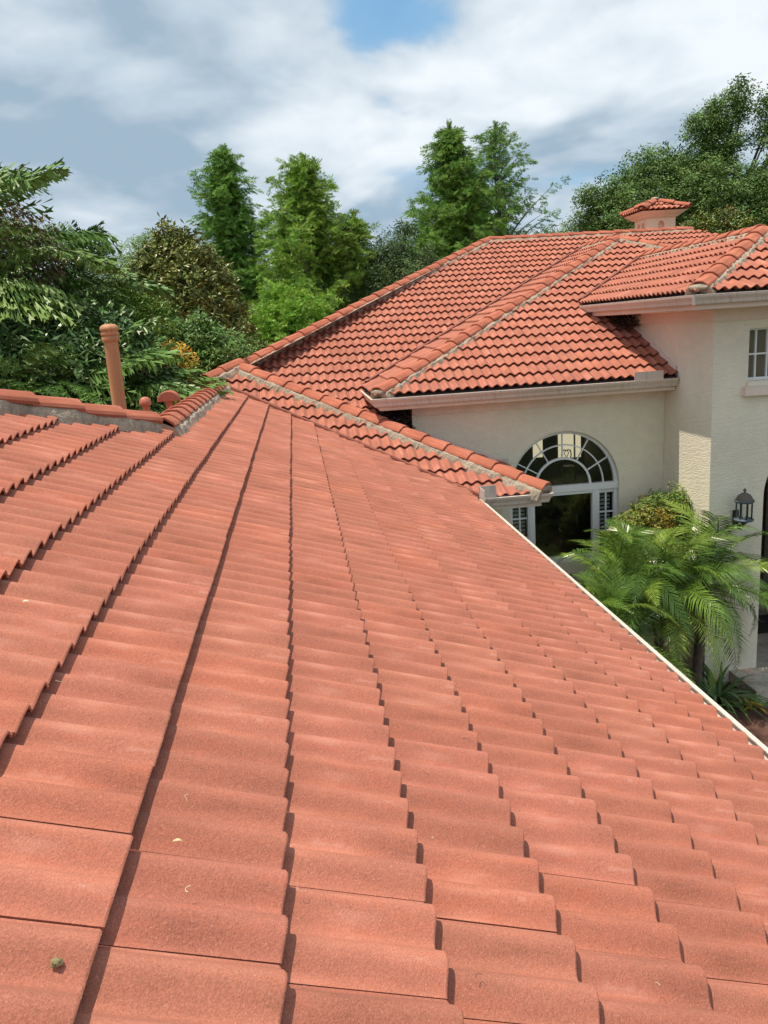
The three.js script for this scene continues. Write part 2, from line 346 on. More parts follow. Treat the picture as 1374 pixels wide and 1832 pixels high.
slope('large main roof slope below the long ridge', 'south', V(0, P4y(-11.4), -11.4).add(new THREE.Vector3(0, 0, 0)),
  [[[1, -1, -14.7], [1, 1, 16.55], [-1, 0, 1.82], [0, 1, 21.9]], [[1, 0, -1.82], [-1, -1, -13.2], [1, 1, 16.55], [0, 1, 21.9], [-1, 0, 7.6]], [[1, 0, -7.6], [0, 1, 21.9], [1, -1, -28.4], [-1, 1, 32.8]]],
  [-8, 40], [4, 32], [[1.82, -12.95], [1.82, -15.05], [7.6, -20.85], [11.4, -17.2], [13, -19.9], [10.9, -21.9], [5.35, -21.9], [-0.98, -15.57]], { seed: 14 });
slope('steeply foreshortened roof slope over the west eave of the window wing', 'west', V(1.2, -1.0 - 0.03, -14.52 - 8 * TW),
  [[[-1, -1, -11.2], [1, 1, 13.3], [-1, 0, 7.6]]], [-22, 16], [0, 20], [[1.2, -12.4], [1.2, -14.5], [7.6, -20.9], [7.6, -18.8]], { seed: 15 });
slope('roof slope above the arched window', 'south', V(0.11, -1.0 - 0.03, -12.4),
  [[[1, 1, 11.2], [-1, 0, 6.01]], [[1, 1, 11.2], [1, 0, -6.01], [-1, -1, -9.84], [-1, 1, 26.4]]], [0, 30], [0, 20], [[1.2, -12.4], [6.01, -12.4], [6.01, -15.9], [7.7, -17.6], [8.2, -18.2], [7.6, -18.8]], { seed: 16 });
slope('roof slope over the upper west eave', 'west', V(5.45, 0.22 - 0.03, -15.6),
  [[[-1, -1, -5.3], [1, 1, 9.86], [-1, 0, 7.65]]], [-10, 18], [0, 8], [[5.45, -10.75], [5.45, -15.3], [7.65, -17.5], [7.65, -12.95]], { seed: 17 });
slope('roof slope over the upper front eave', 'south', V(5.3, 0.22 - 0.03, -10.75),
  [[[1, 1, 5.3], [-1, 1, 20.6]]], [0, 18], [0, 8], [[5.45, -10.75], [9.85, -10.75], [7.65, -12.95]], { seed: 18 });
// slopes that fall away from the camera: plain decks, coloured as tile
{
  const B = (label, pts) => { const b = new Buf(); for (let i = 1; i + 1 < pts.length; i++) b.tri(...[pts[0], pts[i], pts[i + 1]].map(p => V(...p).toArray()), null, ...[pts[0], pts[i], pts[i + 1]].map(p => [p[0], p[2]])); return part(house, 'roof_slope', b.geo(), TILE[0], label); };
  const y1 = -0.79 - .02;
  B('roof slope falling away behind the vent pipes', [[-1.27, y1, -7.4], [-5.0, y1 - 3.73 * T, -7.4], [-5.0, y1 - 3.73 * T, -17], [-1.27, y1, -14.2]]);
  B('roof slope falling away behind the near hip', [[-1.28, -0.80, -7.4], [-6, 1.15, -0.9], [-6, -0.80, -7.4]]);
  B('roof slope falling away behind the main hip', [[-0.98, -0.58, -14.68], [-1.6, -0.85, -14.1], [-5.6, -2.5, -14.1], [-5.6, -2.5, -21.9], [5.35, 2.04, -21.9], [-0.98, -0.58, -15.6]]);
  B('roof slope falling away behind the long ridge', [[5.35, 2.04, -21.92], [10.9, 2.04, -21.92], [16, -2, -30], [0, -2, -30]]);
  B('roof slope falling away east of the upper ridge', [[7.67, 1.1, -12.95], [9.9, 0.17, -10.75], [9.9, 0.17, -17.5], [7.67, 1.1, -17.5]]);
}

// ---------------------------------------------------------------- ridge and hip caps in their mortar
function capGeo(seed, len) {
  const r = rng(seed), prof = [[-0.134, 0.014], [-0.122, 0.040], [-0.066, 0.084], [-0.046, 0.093], [0, 0.097], [0.046, 0.093], [0.066, 0.084], [0.122, 0.040], [0.134, 0.014]];
  const b = new Buf(), th = 0.02, uo = r(), vo = r(), ring = (z, lift, w, inset) => prof.map(([x, y]) => [x * w * (1 - inset), y + lift - inset * 0.12, z]);
  const r0 = ring(0, 0.030, 1.04, 0), r1 = ring(len, 0.0, 0.95, 0), i0 = ring(0, 0.030 - th, 1.0, 0.06);
  const U = (p, k) => [(k * 0.045 + uo) / TS, (p[2] + vo) / TS];
  const c0 = ring(-0.006, 0.024, 1.03, 0.02);
  for (let k = 0; k + 1 < prof.length; k++) {
    b.quad(r0[k + 1], r0[k], r1[k], r1[k + 1], U(r0[k + 1], k + 1), U(r0[k], k), U(r1[k], k), U(r1[k + 1], k + 1));
    b.quad(c0[k + 1], c0[k], r0[k], r0[k + 1], U(c0[k + 1], k + 1), U(c0[k], k), U(r0[k], k), U(r0[k + 1], k + 1));
    b.quad(i0[k + 1], i0[k], c0[k], c0[k + 1], U(i0[k + 1], k + 1), U(i0[k], k), U(c0[k], k), U(c0[k + 1], k + 1));
    const j0 = i0[k], j1 = i0[k + 1], e0 = [j0[0] * .93, j0[1] - .01, len], e1 = [j1[0] * .93, j1[1] - .01, len];
    b.quad(j0, j1, e1, e0);
  }
  for (const k of [0, prof.length - 1]) { const q = [r0[k], r1[k], [i0[k][0] * .93, i0[k][1] - .01, len], i0[k]]; if (k) b.quad(q[0], q[1], q[2], q[3]); else b.quad(q[3], q[2], q[1], q[0]); }
  return b.geo();
}
const CAPS = [1, 2, 3, 4].map(s => capGeo(s, 0.47));
function lump(seed, sx, sy, sz, amp = 0.22, det = 3) {
  const g = new THREE.IcosahedronGeometry(1, det), p = g.attributes.position;
  for (let i = 0; i < p.count; i++) {
    const x = p.getX(i), y = p.getY(i), z = p.getZ(i), k = 1 + amp * 2 * (fbm(x * 1.6 + seed * 7.1, y * 1.6, z * 1.6, 3) - 0.5);
    p.setXYZ(i, x * k * sx, y * k * sy, z * k * sz);
  }
  g.computeVertexNormals(); return g;
}
// caps from the low end a to the high end b; 'fall' is how steeply the slopes drop on either side
function capRun(label, a, b, fall, opt = {}) {
  const d = b.clone().sub(a), L = d.length(), z = d.clone().normalize(), x = new THREE.Vector3().crossVectors(new THREE.Vector3(0, 1, 0), z).normalize(), y = new THREE.Vector3().crossVectors(z, x);
  const q = new THREE.Quaternion().setFromRotationMatrix(new THREE.Matrix4().makeBasis(x, y, z)), rr = rng(opt.seed || 3);
  const run = gpart(house, 'roof_ridge', label), n = Math.round(L / 0.42), step = L / n, lift = opt.lift || 0;
  for (let i = 0; i < n; i++) {
    const c = part(run, 'ridge_cap', CAPS[Math.floor(rr() * 4)], capMat[Math.floor(rr() * 3)]);
    c.position.copy(a).addScaledVector(z, i * step).addScaledVector(y, lift + (rr() - .5) * .006).addScaledVector(x, (rr() - .5) * .012);
    c.quaternion.copy(q).multiply(new THREE.Quaternion().setFromEuler(new THREE.Euler((rr() - .5) * .012, (rr() - .5) * .02, (rr() - .5) * .03)));
  }
  // mortar bed: a lumpy strip that fills the space under the caps and squeezes out at their sides
  const m = new Buf(), W0 = opt.w || 0.195, N = Math.ceil(L / 0.03), seed = (opt.seed || 3) * 13.7, P = [];
  for (let i = 0; i <= N; i++) {
    const s = L * i / N, row = [];
    for (const [k, h] of [[-1, -0.5], [-0.93, 0.25], [-0.80, 0.72], [-0.62, 1], [0, 1.1], [0.62, 1], [0.80, 0.72], [0.93, 0.25], [1, -0.5]]) {
      const side = Math.sign(k), w = W0 * (0.86 + 0.6 * (fbm(s * 4 + seed, side * 3.3, 0, 4) - 0.35) + 0.16 * noise3(s * 31, side, seed));
      const xx = k * w, yy = Math.abs(k) > 0.99 ? -Math.abs(xx) * fall - 0.035 : -Math.abs(xx) * fall * .9 + 0.036 * h + 0.038 + 0.034 * (noise3(s * 16, k * 6, seed) - .5) - (Math.abs(k) > .9 ? .035 : 0);
      const pt = a.clone().addScaledVector(z, s).addScaledVector(x, xx).addScaledVector(y, yy + lift - 0.012); row.push(pt.toArray());
    }
    P.push(row);
  }
  for (let i = 0; i < N; i++) for (let k = 0; k < 8; k++) m.quad(P[i][k + 1], P[i][k], P[i + 1][k], P[i + 1][k + 1], [(k + 1) * .05, i * .03], [k * .05, i * .03], [k * .05, i * .03 + .03], [k * .05 + .05, i * .03 + .03]);
  for (const [row, f] of [[P[0], 1], [P[N], -1]]) for (let k = 1; k < 8; k++) f > 0 ? m.tri(row[0], row[k], row[k + 1]) : m.tri(row[0], row[k + 1], row[k]);
  part(run, 'mortar_bed', m.geo(), MORTAR);
  if (opt.plug) {
    const g = part(run, 'mortar_plug', lump(seed, 0.14, 0.05, 0.07 * opt.plug, .15), MORTAR); g.position.copy(a).addScaledVector(y, lift + 0.035).addScaledVector(z, 0.03); g.quaternion.copy(q);
  }
  return run;
}
const HF = T * Math.SQRT1_2;
capRun('hip coming down from the left above the nearest tiles', V(-1.31, -0.735, -7.42), V(-4.2, 0.46, -3.42), HF, { plug: 1.1, seed: 5, w: 0.15, lift: 0.012 });
capRun('level ridge beside the vent pipes, caps seen end on', V(-1.26, -0.79, -7.55), V(-1.26, -0.79, -14.1), T, { seed: 6, w: 0.19 });
capRun('short hip at the head of the valley', V(-1.5, -0.70, -14.18), V(-1.0, -0.49, -14.66), HF, { seed: 7 });
capRun('nearest hip, from the small gutter corner up to the ridge end', V(3.24, -2.28, -10.46), V(-0.96, -0.53, -14.66), HF, { plug: 1, seed: 8 });
capRun('long left hip of the main roof against the trees', V(-0.98, -0.55, -15.57), V(5.35, 2.06, -21.9), HF, { seed: 9 });
capRun('long level ridge of the main roof', V(5.35, 2.05, -21.9), V(10.9, 2.05, -21.9), T, { seed: 10 });
capRun('hip above the arched window wing', V(1.24, -0.99, -12.44), V(7.6, 1.65, -18.8), HF, { plug: 1.1, seed: 11 });
capRun('short hip running down behind the upper roof', V(8.6, 1.24, -17.8), V(7.65, 1.64, -18.75), HF, { seed: 12 });
capRun('ridge of the window wing running back to the main roof', V(7.6, 1.66, -18.85), V(7.6, 1.66, -20.9), T, { seed: 13 });
capRun('hip above the upper gutter corner', V(5.52, 0.24, -10.82), V(7.65, 1.13, -12.95), HF, { plug: 1.7, seed: 14, w: .2 });
capRun('level ridge of the upper roof', V(7.65, 1.13, -12.98), V(7.65, 1.13, -17.6), T, { seed: 15, w: .2 });
capRun('east hip of the upper roof', V(9.8, 0.24, -10.82), V(7.66, 1.13, -12.95), HF, { seed: 16 });
// painted metal in the valleys
function valley(a, b, up) {
  const d = b.clone().sub(a), z = d.clone().normalize(), x = new THREE.Vector3().crossVectors(new THREE.Vector3(0, 1, 0), z).normalize(), L = d.length(), m = new Buf();
  const at = (s, k, y) => a.clone().addScaledVector(z, s).addScaledVector(x, k).add(new THREE.Vector3(0, y, 0)).toArray(), N = 24;
  for (let i = 0; i < N; i++) for (const [k0, y0, k1, y1] of [[-0.10, up - 0.05, -0.035, up - 0.035], [-0.035, up - 0.035, -0.03, up], [-0.03, up, 0.03, up], [0.03, up, 0.035, up - 0.035], [0.035, up - 0.035, 0.10, up - 0.05]]) {
    const s0 = L * i / N, s1 = L * (i + 1) / N - 0.004; m.quad(at(s0, k1, y1), at(s0, k0, y0), at(s1, k0, y0), at(s1, k1, y1), [k1, s0], [k0, s0], [k0, s1], [k1, s1]);
  }
  part(house, 'valley_flashing', m.geo(), REDMETAL);
}
valley(V(2.32, -2.30, -10.43), V(-1.2, -0.80, -13.95), 0.06);
valley(V(1.25, -1.02, -14.57), V(7.55, 1.62, -20.87), 0.115);
valley(V(5.5, 0.2, -15.38), V(7.6, 1.08, -17.48), 0.115);

// ---------------------------------------------------------------- gutters, fascia, soffits
// cross-section: [distance out from the fascia, height]; a thin folded sheet
const GP = [[0, 0.0], [0, -0.128], [0.078, -0.128], [0.086, -0.118], [0.096, -0.078], [0.116, -0.050], [0.130, -0.030], [0.136, 0.0], [0.104, 0.003], [0.104, -0.006], [0.127, -0.009], [0.124, -0.028], [0.110, -0.046], [0.090, -0.075], [0.080, -0.112], [0.075, -0.122], [0.006, -0.122], [0.006, 0.0]];
function gutter(label, path, y, side) {
  const n = path.length, dir = [], off = [];
  for (let i = 0; i + 1 < n; i++) { const dx = path[i + 1][0] - path[i][0], dz = path[i + 1][1] - path[i][1], l = Math.hypot(dx, dz); dir.push([dx / l, dz / l]); }
  const nor = d => side > 0 ? [-d[1], d[0]] : [d[1], -d[0]];
  for (let i = 0; i < n; i++) {
    if (i === 0) off.push(nor(dir[0])); else if (i === n - 1) off.push(nor(dir[n - 2]));
    else { const a = nor(dir[i - 1]), b = nor(dir[i]), k = 1 + a[0] * b[0] + a[1] * b[1]; off.push([(a[0] + b[0]) / k, (a[1] + b[1]) / k]); }
  }
  const b = new Buf(), P = (i, p) => [path[i][0] + off[i][0] * p[0], y + H + p[1], path[i][1] + off[i][1] * p[0]];
  let s = 0;
  for (let i = 0; i + 1 < n; i++) {
    const L = Math.hypot(path[i + 1][0] - path[i][0], path[i + 1][1] - path[i][1]);
    for (let k = 0; k < GP.length; k++) {
      const p = GP[k], q = GP[(k + 1) % GP.length], f = [P(i, p), P(i + 1, p), P(i + 1, q), P(i, q)], u = [[s, k * .03], [s + L, k * .03], [s + L, k * .03 + .03], [s, k * .03 + .03]];
      side > 0 ? b.quad(f[3], f[2], f[1], f[0], u[3], u[2], u[1], u[0]) : b.quad(f[0], f[1], f[2], f[3], ...u);
    }
    s += L;
  }
  for (const i of [0, n - 1]) {                          // end caps
    const o = GP.slice(0, 8).map(p => P(i, p)); for (let k = 1; k + 1 < o.length; k++) b.tri(o[0], o[k], o[k + 1]);
  }
  return part(house, 'gutter', b.geo(), GUTTER, label);
}
const gutterNear = gutter('white-lipped gutter along the foot of the near roof slope', [[2.20, 2.2], [2.20, -10.52], [3.19, -10.52], [3.19, -12.84]], -2.305, 1);
const gutterWin = gutter('beige gutter above the arched window', [[6.0, -12.45], [1.25, -12.45], [1.25, -14.6]], -1.05, -1);
const gutterUp = gutter('beige gutter round the corner of the upper roof', [[9.9, -10.8], [5.5, -10.8], [5.5, -15.2]], 0.175, -1);
// outside corner seam of the upper gutter, hidden screws, splash guards where valleys empty
part(gutterUp, 'corner_strip', boxH(5.364, 0.04, -10.672, 5.40, 0.176, -10.662), GUTTER);
function plate(g, x0, y0, z0, x1, y1, z1) { part(g, 'splash_guard', boxH(x0, y0, z0, x1, y1, z1), GUTTER); }
plate(gutterWin, 5.27, -1.06, -12.325, 5.74, -0.915, -12.318);
plate(gutterNear, 2.30, -2.31, -10.400, 2.54, -2.13, -10.393);
plate(gutterNear, 2.312, -2.31, -10.39, 2.319, -2.14, -10.12);
for (const [g, ax, list] of [[gutterWin, 'x', [2.0, 2.9, 3.8, 4.7, 5.6]], [gutterNear, 'z', [-1.8, -2.7, -3.6, -4.5, -5.4, -6.3, -7.2, -8.1, -9.0, -9.9]]])
  for (const v of list) part(g, 'hanger', ax === 'x' ? boxH(v, -1.062, -12.45, v + 0.02, -1.058, -12.335) : boxH(2.19, -2.318, v, 2.30, -2.314, v + 0.02), FLASH);
const soffit = (x0, y0, z0, x1, y1, z1) => part(house, 'soffit', boxH(x0, y0, z0, x1, y1, z1), TRIM);
const fascia = (x0, y0, z0, x1, y1, z1) => part(house, 'fascia', boxH(x0, y0, z0, x1, y1, z1), TRIM);
// near wing
fascia(2.16, -2.49, -10.5, 2.188, -2.30, 2.2); fascia(2.16, -2.49, -10.53, 3.188, -2.30, -10.502); fascia(3.16, -2.49, -12.84, 3.188, -2.30, -10.531);
soffit(1.75, -2.50, -10.95, 2.16, -2.47, 2.2); soffit(1.75, -2.50, -10.95, 3.16, -2.472, -10.53); soffit(2.75, -2.50, -12.84, 3.16, -2.474, -10.95);
// window wing
fascia(1.28, -1.24, -12.48, 6.0, -1.04, -12.452); fascia(1.252, -1.24, -14.7, 1.28, -1.04, -12.452);
soffit(1.28, -1.25, -12.85, 6.0, -1.222, -12.48); soffit(1.28, -1.252, -14.9, 1.8, -1.224, -12.85);
// upper block
fascia(5.53, -0.02, -10.83, 9.9, 0.18, -10.802); fascia(5.502, -0.02, -15.3, 5.53, 0.18, -10.802);
soffit(5.53, -0.03, -11.3, 9.9, -0.002, -10.83); soffit(5.53, -0.032, -15.4, 6.01, -0.004, -11.3);

// ---------------------------------------------------------------- walls
const GY = -5.8;
function wallShape(outer, holes, depth, place, label) {
  const s = new THREE.Shape(outer.map(p => new THREE.Vector2(...p))); s.holes = holes;
  const g = new THREE.ExtrudeGeometry(s, { depth, bevelEnabled: false, curveSegments: 40 }); place(g); uvBox(g);
  return part(house, 'wall', g, STUCCO, label);
}
function archPath(x0, x1, y0, ys, r) {                    // opening: straight sides to the springing line, then a half circle
  const p = new THREE.Path(), c = (x0 + x1) / 2; p.moveTo(x0, y0); p.lineTo(x1, y0); p.lineTo(x1, ys); p.absarc(c, ys, r, 0, Math.PI, false); p.lineTo(x0, y0); return p;
}
const WX = 4.30, WR = 0.94, WS = -2.77;                  // arched window: centre, radius, springing
wallShape([[1.8, GY + H], [6.01, GY + H], [6.01, -1.22 + H], [1.8, -1.22 + H]], [archPath(WX - WR, WX + WR, -4.06 + H, WS + H, WR)], 0.2, g => g.translate(0, 0, -13.05), 'shaded wall with the arched window');
part(house, 'wall', boxH(1.8, GY, -17, 2.0, -1.23, -13.05), STUCCO, 'west wall of the window wing in the dark gap');
part(house, 'wall', boxH(6.012, GY, -16.2, 6.2, -0.01, -11.54), STUCCO, 'side wall with a sunlit patch above the shrubs');
wallShape([[6.012, GY + H], [9.5, GY + H], [9.5, -0.01 + H], [6.012, -0.01 + H]],
  [archPath(6.87, 8.67, -5.62 + H, -2.83 + H, 0.9), (() => { const p = new THREE.Path(); p.moveTo(6.55, -1.08 + H); p.lineTo(7.45, -1.08 + H); p.lineTo(7.45, -0.33 + H); p.lineTo(6.55, -0.33 + H); p.lineTo(6.55, -1.08 + H); return p; })()],
  0.24, g => g.translate(0, 0, -11.54), 'front wall of the upper block with the small window');
part(house, 'wall', boxH(1.55, GY, -10.95, 1.75, -2.48, 2.2), STUCCO, 'wall under the near roof slope');
part(house, 'wall', boxH(1.55, GY, -11.15, 2.75, -2.478, -10.952), STUCCO, 'end wall under the small eave');
part(house, 'wall', boxH(2.55, GY, -12.85, 2.75, -2.476, -11.152), STUCCO, 'side wall under the small eave');
part(house, 'wall', boxH(9.3, GY, -20, 9.5, -0.01, -11.54), STUCCO, 'east wall of the upper block');
part(house, 'wall', boxH(-5.0, GY, -28, -4.8, -2.5, -2), STUCCO, 'west garden wall of the house');
part(house, 'wall', boxH(-4.8, GY, 2.0, 1.55, -1.6, 2.2), STUCCO, 'south wall of the near wing');
// stepped plaster band below the eaves
part(house, 'frieze', boxH(1.802, -1.40, -12.85, 6.008, -1.25, -12.815), TRIM);
part(house, 'frieze', boxH(6.014, -0.20, -11.30, 9.48, -0.032, -11.262), TRIM);
part(house, 'frieze', boxH(5.975, -0.198, -15.4, 6.012, -0.034, -11.262), TRIM);
// flashing where roof meets wall
{
  const strip = (a, b, w, nx, nz) => {
    const m = new Buf(), n = new THREE.Vector3(nx, 0, nz).multiplyScalar(0.012), up = new THREE.Vector3(0, w, 0), N = 14;
    for (let i = 0; i < N; i++) {
      const p = a.clone().lerp(b, i / N), q = a.clone().lerp(b, (i + 0.985) / N), f = [p, q, q.clone().add(up), p.clone().add(up)], g = f.map(v => v.clone().add(n));
      m.quad(...g.map(v => v.toArray()), [0, 0], [.2, 0], [.2, .1], [0, .1]); m.quad(f[3].toArray(), g[3].toArray(), g[2].toArray(), f[2].toArray()); m.quad(f[0].toArray(), f[1].toArray(), g[1].toArray(), g[0].toArray());
    }
    part(house, 'wall_flashing', m.geo(), TRIM);
  };
  strip(V(1.8, -1.67, -12.848), V(3.2, -2.27, -12.848), 0.09, 0, 1);
  strip(V(6.01, -0.98, -12.42), V(6.01, 0.2, -15.25), 0.11, -1, 0);
  part(house, 'wall_flashing', boxH(3.18, -2.42, -12.82, 3.34, -2.20, -12.80), FLASH);
}
// near-black flakes filling the gaps where a lower roof runs in under an eave
const DARKFLAKE = new THREE.MeshStandardMaterial({ color: new THREE.Color().setRGB(0.028, 0.018, 0.012), roughness: 1 });
function darkFlakes(label, items, seed) {
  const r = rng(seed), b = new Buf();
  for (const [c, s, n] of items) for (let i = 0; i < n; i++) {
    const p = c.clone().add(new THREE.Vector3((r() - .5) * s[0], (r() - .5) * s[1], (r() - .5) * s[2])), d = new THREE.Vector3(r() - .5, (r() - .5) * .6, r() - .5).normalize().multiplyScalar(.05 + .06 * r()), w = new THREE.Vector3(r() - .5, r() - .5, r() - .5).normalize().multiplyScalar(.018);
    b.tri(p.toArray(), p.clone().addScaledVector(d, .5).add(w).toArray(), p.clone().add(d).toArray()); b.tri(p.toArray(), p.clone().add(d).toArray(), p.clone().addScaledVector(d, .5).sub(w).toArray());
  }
  const m = part(house, 'dark_flakes', b.geo(), DARKFLAKE, label); m.userData.kind = 'stuff';
}
darkFlakes('near-black flakes filling the gap under the left end of the window gutter', [[V(1.55, -1.42, -13.1), [0.45, 0.35, 0.9], 1500], [V(1.45, -1.5, -12.75), [0.5, 0.22, 0.5], 700], [V(1.5, -1.2, -13.9), [0.5, .3, .8], 700]], 91);
darkFlakes('near-black flakes in the gap under the upper eave', [[V(5.85, -0.05, -14.4), [0.35, 0.4, 1.3], 1300], [V(5.75, 0.1, -14.9), [0.5, .2, .5], 400]], 92);

// ---------------------------------------------------------------- the arched window
{
  const w = gpart(house, 'arched_window', 'arched window with white fan-shaped bars and a dark glass door below'), Z0 = -13.0, Z1 = -12.93, zb = -12.905;
  const y = v => v + H, bar = (n, x0, y0, x1, y1, z0 = Z0, z1 = Z1) => part(w, n, box(x0, y(y0), z0, x1, y(y1), z1), WHITE);
  const arcBar = (n, r0, r1, z0, z1) => { const s = new THREE.Shape(); s.absarc(WX, y(WS), r1, 0, Math.PI, false); s.absarc(WX, y(WS), r0, Math.PI, 0, true); const g = new THREE.ExtrudeGeometry(s, { depth: z1 - z0, bevelEnabled: false, curveSegments: 48 }); g.translate(0, 0, z0); part(w, n, uvBox(g), WHITE); };
  arcBar('frame', 0.885, 0.938, Z0, Z1); arcBar('muntin', 0.69, 0.709, -12.975, zb - .03); arcBar('muntin', 0.455, 0.49, -12.975, zb - .028);
  for (const a of [30, 60, 90, 120, 150]) {
    const g = new THREE.BoxGeometry(0.42, 0.018, 0.03); g.translate(0.675, 0, 0); g.rotateZ(a * Math.PI / 180); g.translate(WX, y(WS), -12.955); part(w, 'muntin', g, WHITE);
  }
  bar('transom', WX - 0.938, -2.86, WX + 0.938, -2.752, Z0, Z1 + 0.03);
  bar('transom', WX - 0.55, -2.915, WX + 0.55, -2.862, Z0, Z1 + 0.01);
  for (const x of [WX - 0.937, WX + 0.877]) bar('frame', x, -4.05, x + 0.06, -2.862);
  for (const x of [WX - 0.62, WX + 0.50]) { bar('jamb', x, -4.05, x + 0.12, -2.862, Z0, Z1 + 0.022); bar('jamb', x + 0.03, -4.05, x + 0.09, -2.863, Z1 + .023, Z1 + .034); }
  bar('sill', WX - 0.937, -4.056, WX + 0.937, -3.99, Z0, Z1 + 0.05);
  for (const s of [-1, 1]) {
    const x0 = s < 0 ? WX - 0.875 : WX + 0.62, x1 = x0 + 0.255;
    bar('sash', x0 + .001, -2.93, x1 - .001, -2.864, Z0 + .01, Z1 - .012); bar('sash', x0 + .001, -3.988, x1 - .001, -3.94, Z0 + .01, Z1 - .012);
    bar('muntin', (x0 + x1) / 2 - .012, -3.94, (x0 + x1) / 2 + .012, -2.93, Z0 + .02, Z1 - .02);
    for (let i = 1; i < 3; i++) bar('muntin', x0 + .001, -2.93 - i * .337 - .012, x1 - .001, -2.93 - i * .337 + .012, Z0 + .021, Z1 - .019);
    for (let i = 0; i < 15; i++) { const g = new THREE.BoxGeometry(0.245, 0.006, 0.05); g.rotateX(0.75); g.translate((x0 + x1) / 2, y(-2.955 - i * .068), -13.09); part(w, 'shutter_slat', g, SHUT()); }
    part(w, 'glass_pane', box(x0, y(-3.94), -12.966, x1, y(-2.93), -12.964), GLASS);
  }
  const disc = new THREE.Shape(); disc.absarc(WX, y(WS), 0.886, 0, Math.PI, false); const g = new THREE.ShapeGeometry(disc, 48); g.translate(0, 0, -12.962); part(w, 'glass_pane', g, GLASS);
  part(w, 'glass_pane', box(WX - 0.5, y(-3.99), -12.966, WX + 0.5, y(-2.915), -12.964), GLASS);
}
function SHUT() { return SHUT.m ||= new THREE.MeshStandardMaterial({ color: new THREE.Color().setRGB(0.35, 0.36, 0.37), roughness: 0.5 }); }
// room behind it
{
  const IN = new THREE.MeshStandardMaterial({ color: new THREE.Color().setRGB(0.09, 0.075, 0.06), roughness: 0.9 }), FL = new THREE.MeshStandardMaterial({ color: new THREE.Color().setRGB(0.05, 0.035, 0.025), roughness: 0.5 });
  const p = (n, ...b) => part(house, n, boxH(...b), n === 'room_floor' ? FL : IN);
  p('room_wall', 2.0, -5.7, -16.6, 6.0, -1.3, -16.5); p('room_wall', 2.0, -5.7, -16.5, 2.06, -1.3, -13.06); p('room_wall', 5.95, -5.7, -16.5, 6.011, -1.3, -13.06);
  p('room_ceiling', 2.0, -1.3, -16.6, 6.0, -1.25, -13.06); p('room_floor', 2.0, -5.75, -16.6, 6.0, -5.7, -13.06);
  const g = gpart(house, 'inner_glow_window', 'window at the back of the room seen through the arch, with added glowing panes in place of daylight');
  const GLOW = new THREE.MeshStandardMaterial({ color: new THREE.Color().setRGB(0.3, 0.28, 0.2), emissive: new THREE.Color().setRGB(0.52, 0.47, 0.31), emissiveIntensity: 1, roughness: 0.8 });  // added glow: the panes emit by themselves, standing in for daylight behind the room
  const glowPane = (x0, x1, y0, y1) => part(g, 'glow_pane', boxH(x0, y0, -16.496, x1, y1, -16.49), GLOW);
  glowPane(4.84, 5.05, -2.86, -2.36); glowPane(5.38, 5.72, -2.92, -2.36); glowPane(5.76, 5.88, -2.92, -2.36);
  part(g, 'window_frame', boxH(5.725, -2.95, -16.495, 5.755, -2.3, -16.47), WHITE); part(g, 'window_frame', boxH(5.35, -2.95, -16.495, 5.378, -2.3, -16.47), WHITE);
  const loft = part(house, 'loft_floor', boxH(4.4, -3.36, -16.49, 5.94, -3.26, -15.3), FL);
  const ch = thing('dining_chair', 'dark chair with an openwork back inside the room behind the arched window', 'chair', null, V(5.42, -3.26, -15.95)); ch.scale.set(.8, .68, .8);
  const b = (n, x0, y0, z0, x1, y1, z1) => part(ch, n, box(x0, y0, z0, x1, y1, z1), DARKWOOD);
  b('seat', -0.14, 0.36, -0.15, 0.14, 0.40, 0.15); for (const [x, z] of [[-.13, -.14], [.13, -.14], [-.13, .14], [.13, .14]]) b('leg', x - .014, 0, z - .014, x + .014, .36, z + .014);
  for (const s of [-1, 1]) { const t = new THREE.TubeGeometry(new THREE.CatmullRomCurve3([[.11, .38], [.105, .55], [.125, .72], [.10, .83]].map(([x, y]) => new THREE.Vector3(s * x, y, -.14))), 12, .014, 6); part(ch, 'back_post', t, DARKWOOD); }
  part(ch, 'top_rail', new THREE.TubeGeometry(new THREE.CatmullRomCurve3([[-.12, .82], [-.05, .86], [0, .84], [.05, .86], [.12, .82]].map(([x, y]) => new THREE.Vector3(x, y, -.14))), 16, .017, 6), DARKWOOD);
  for (const s of [-1, 1]) part(ch, 'splat', new THREE.TubeGeometry(new THREE.CatmullRomCurve3([[.02, .40], [.06, .52], [.015, .64], [.055, .76], [.02, .84]].map(([x, y]) => new THREE.Vector3(s * x, y, -.14))), 16, .009, 6), DARKWOOD);
}
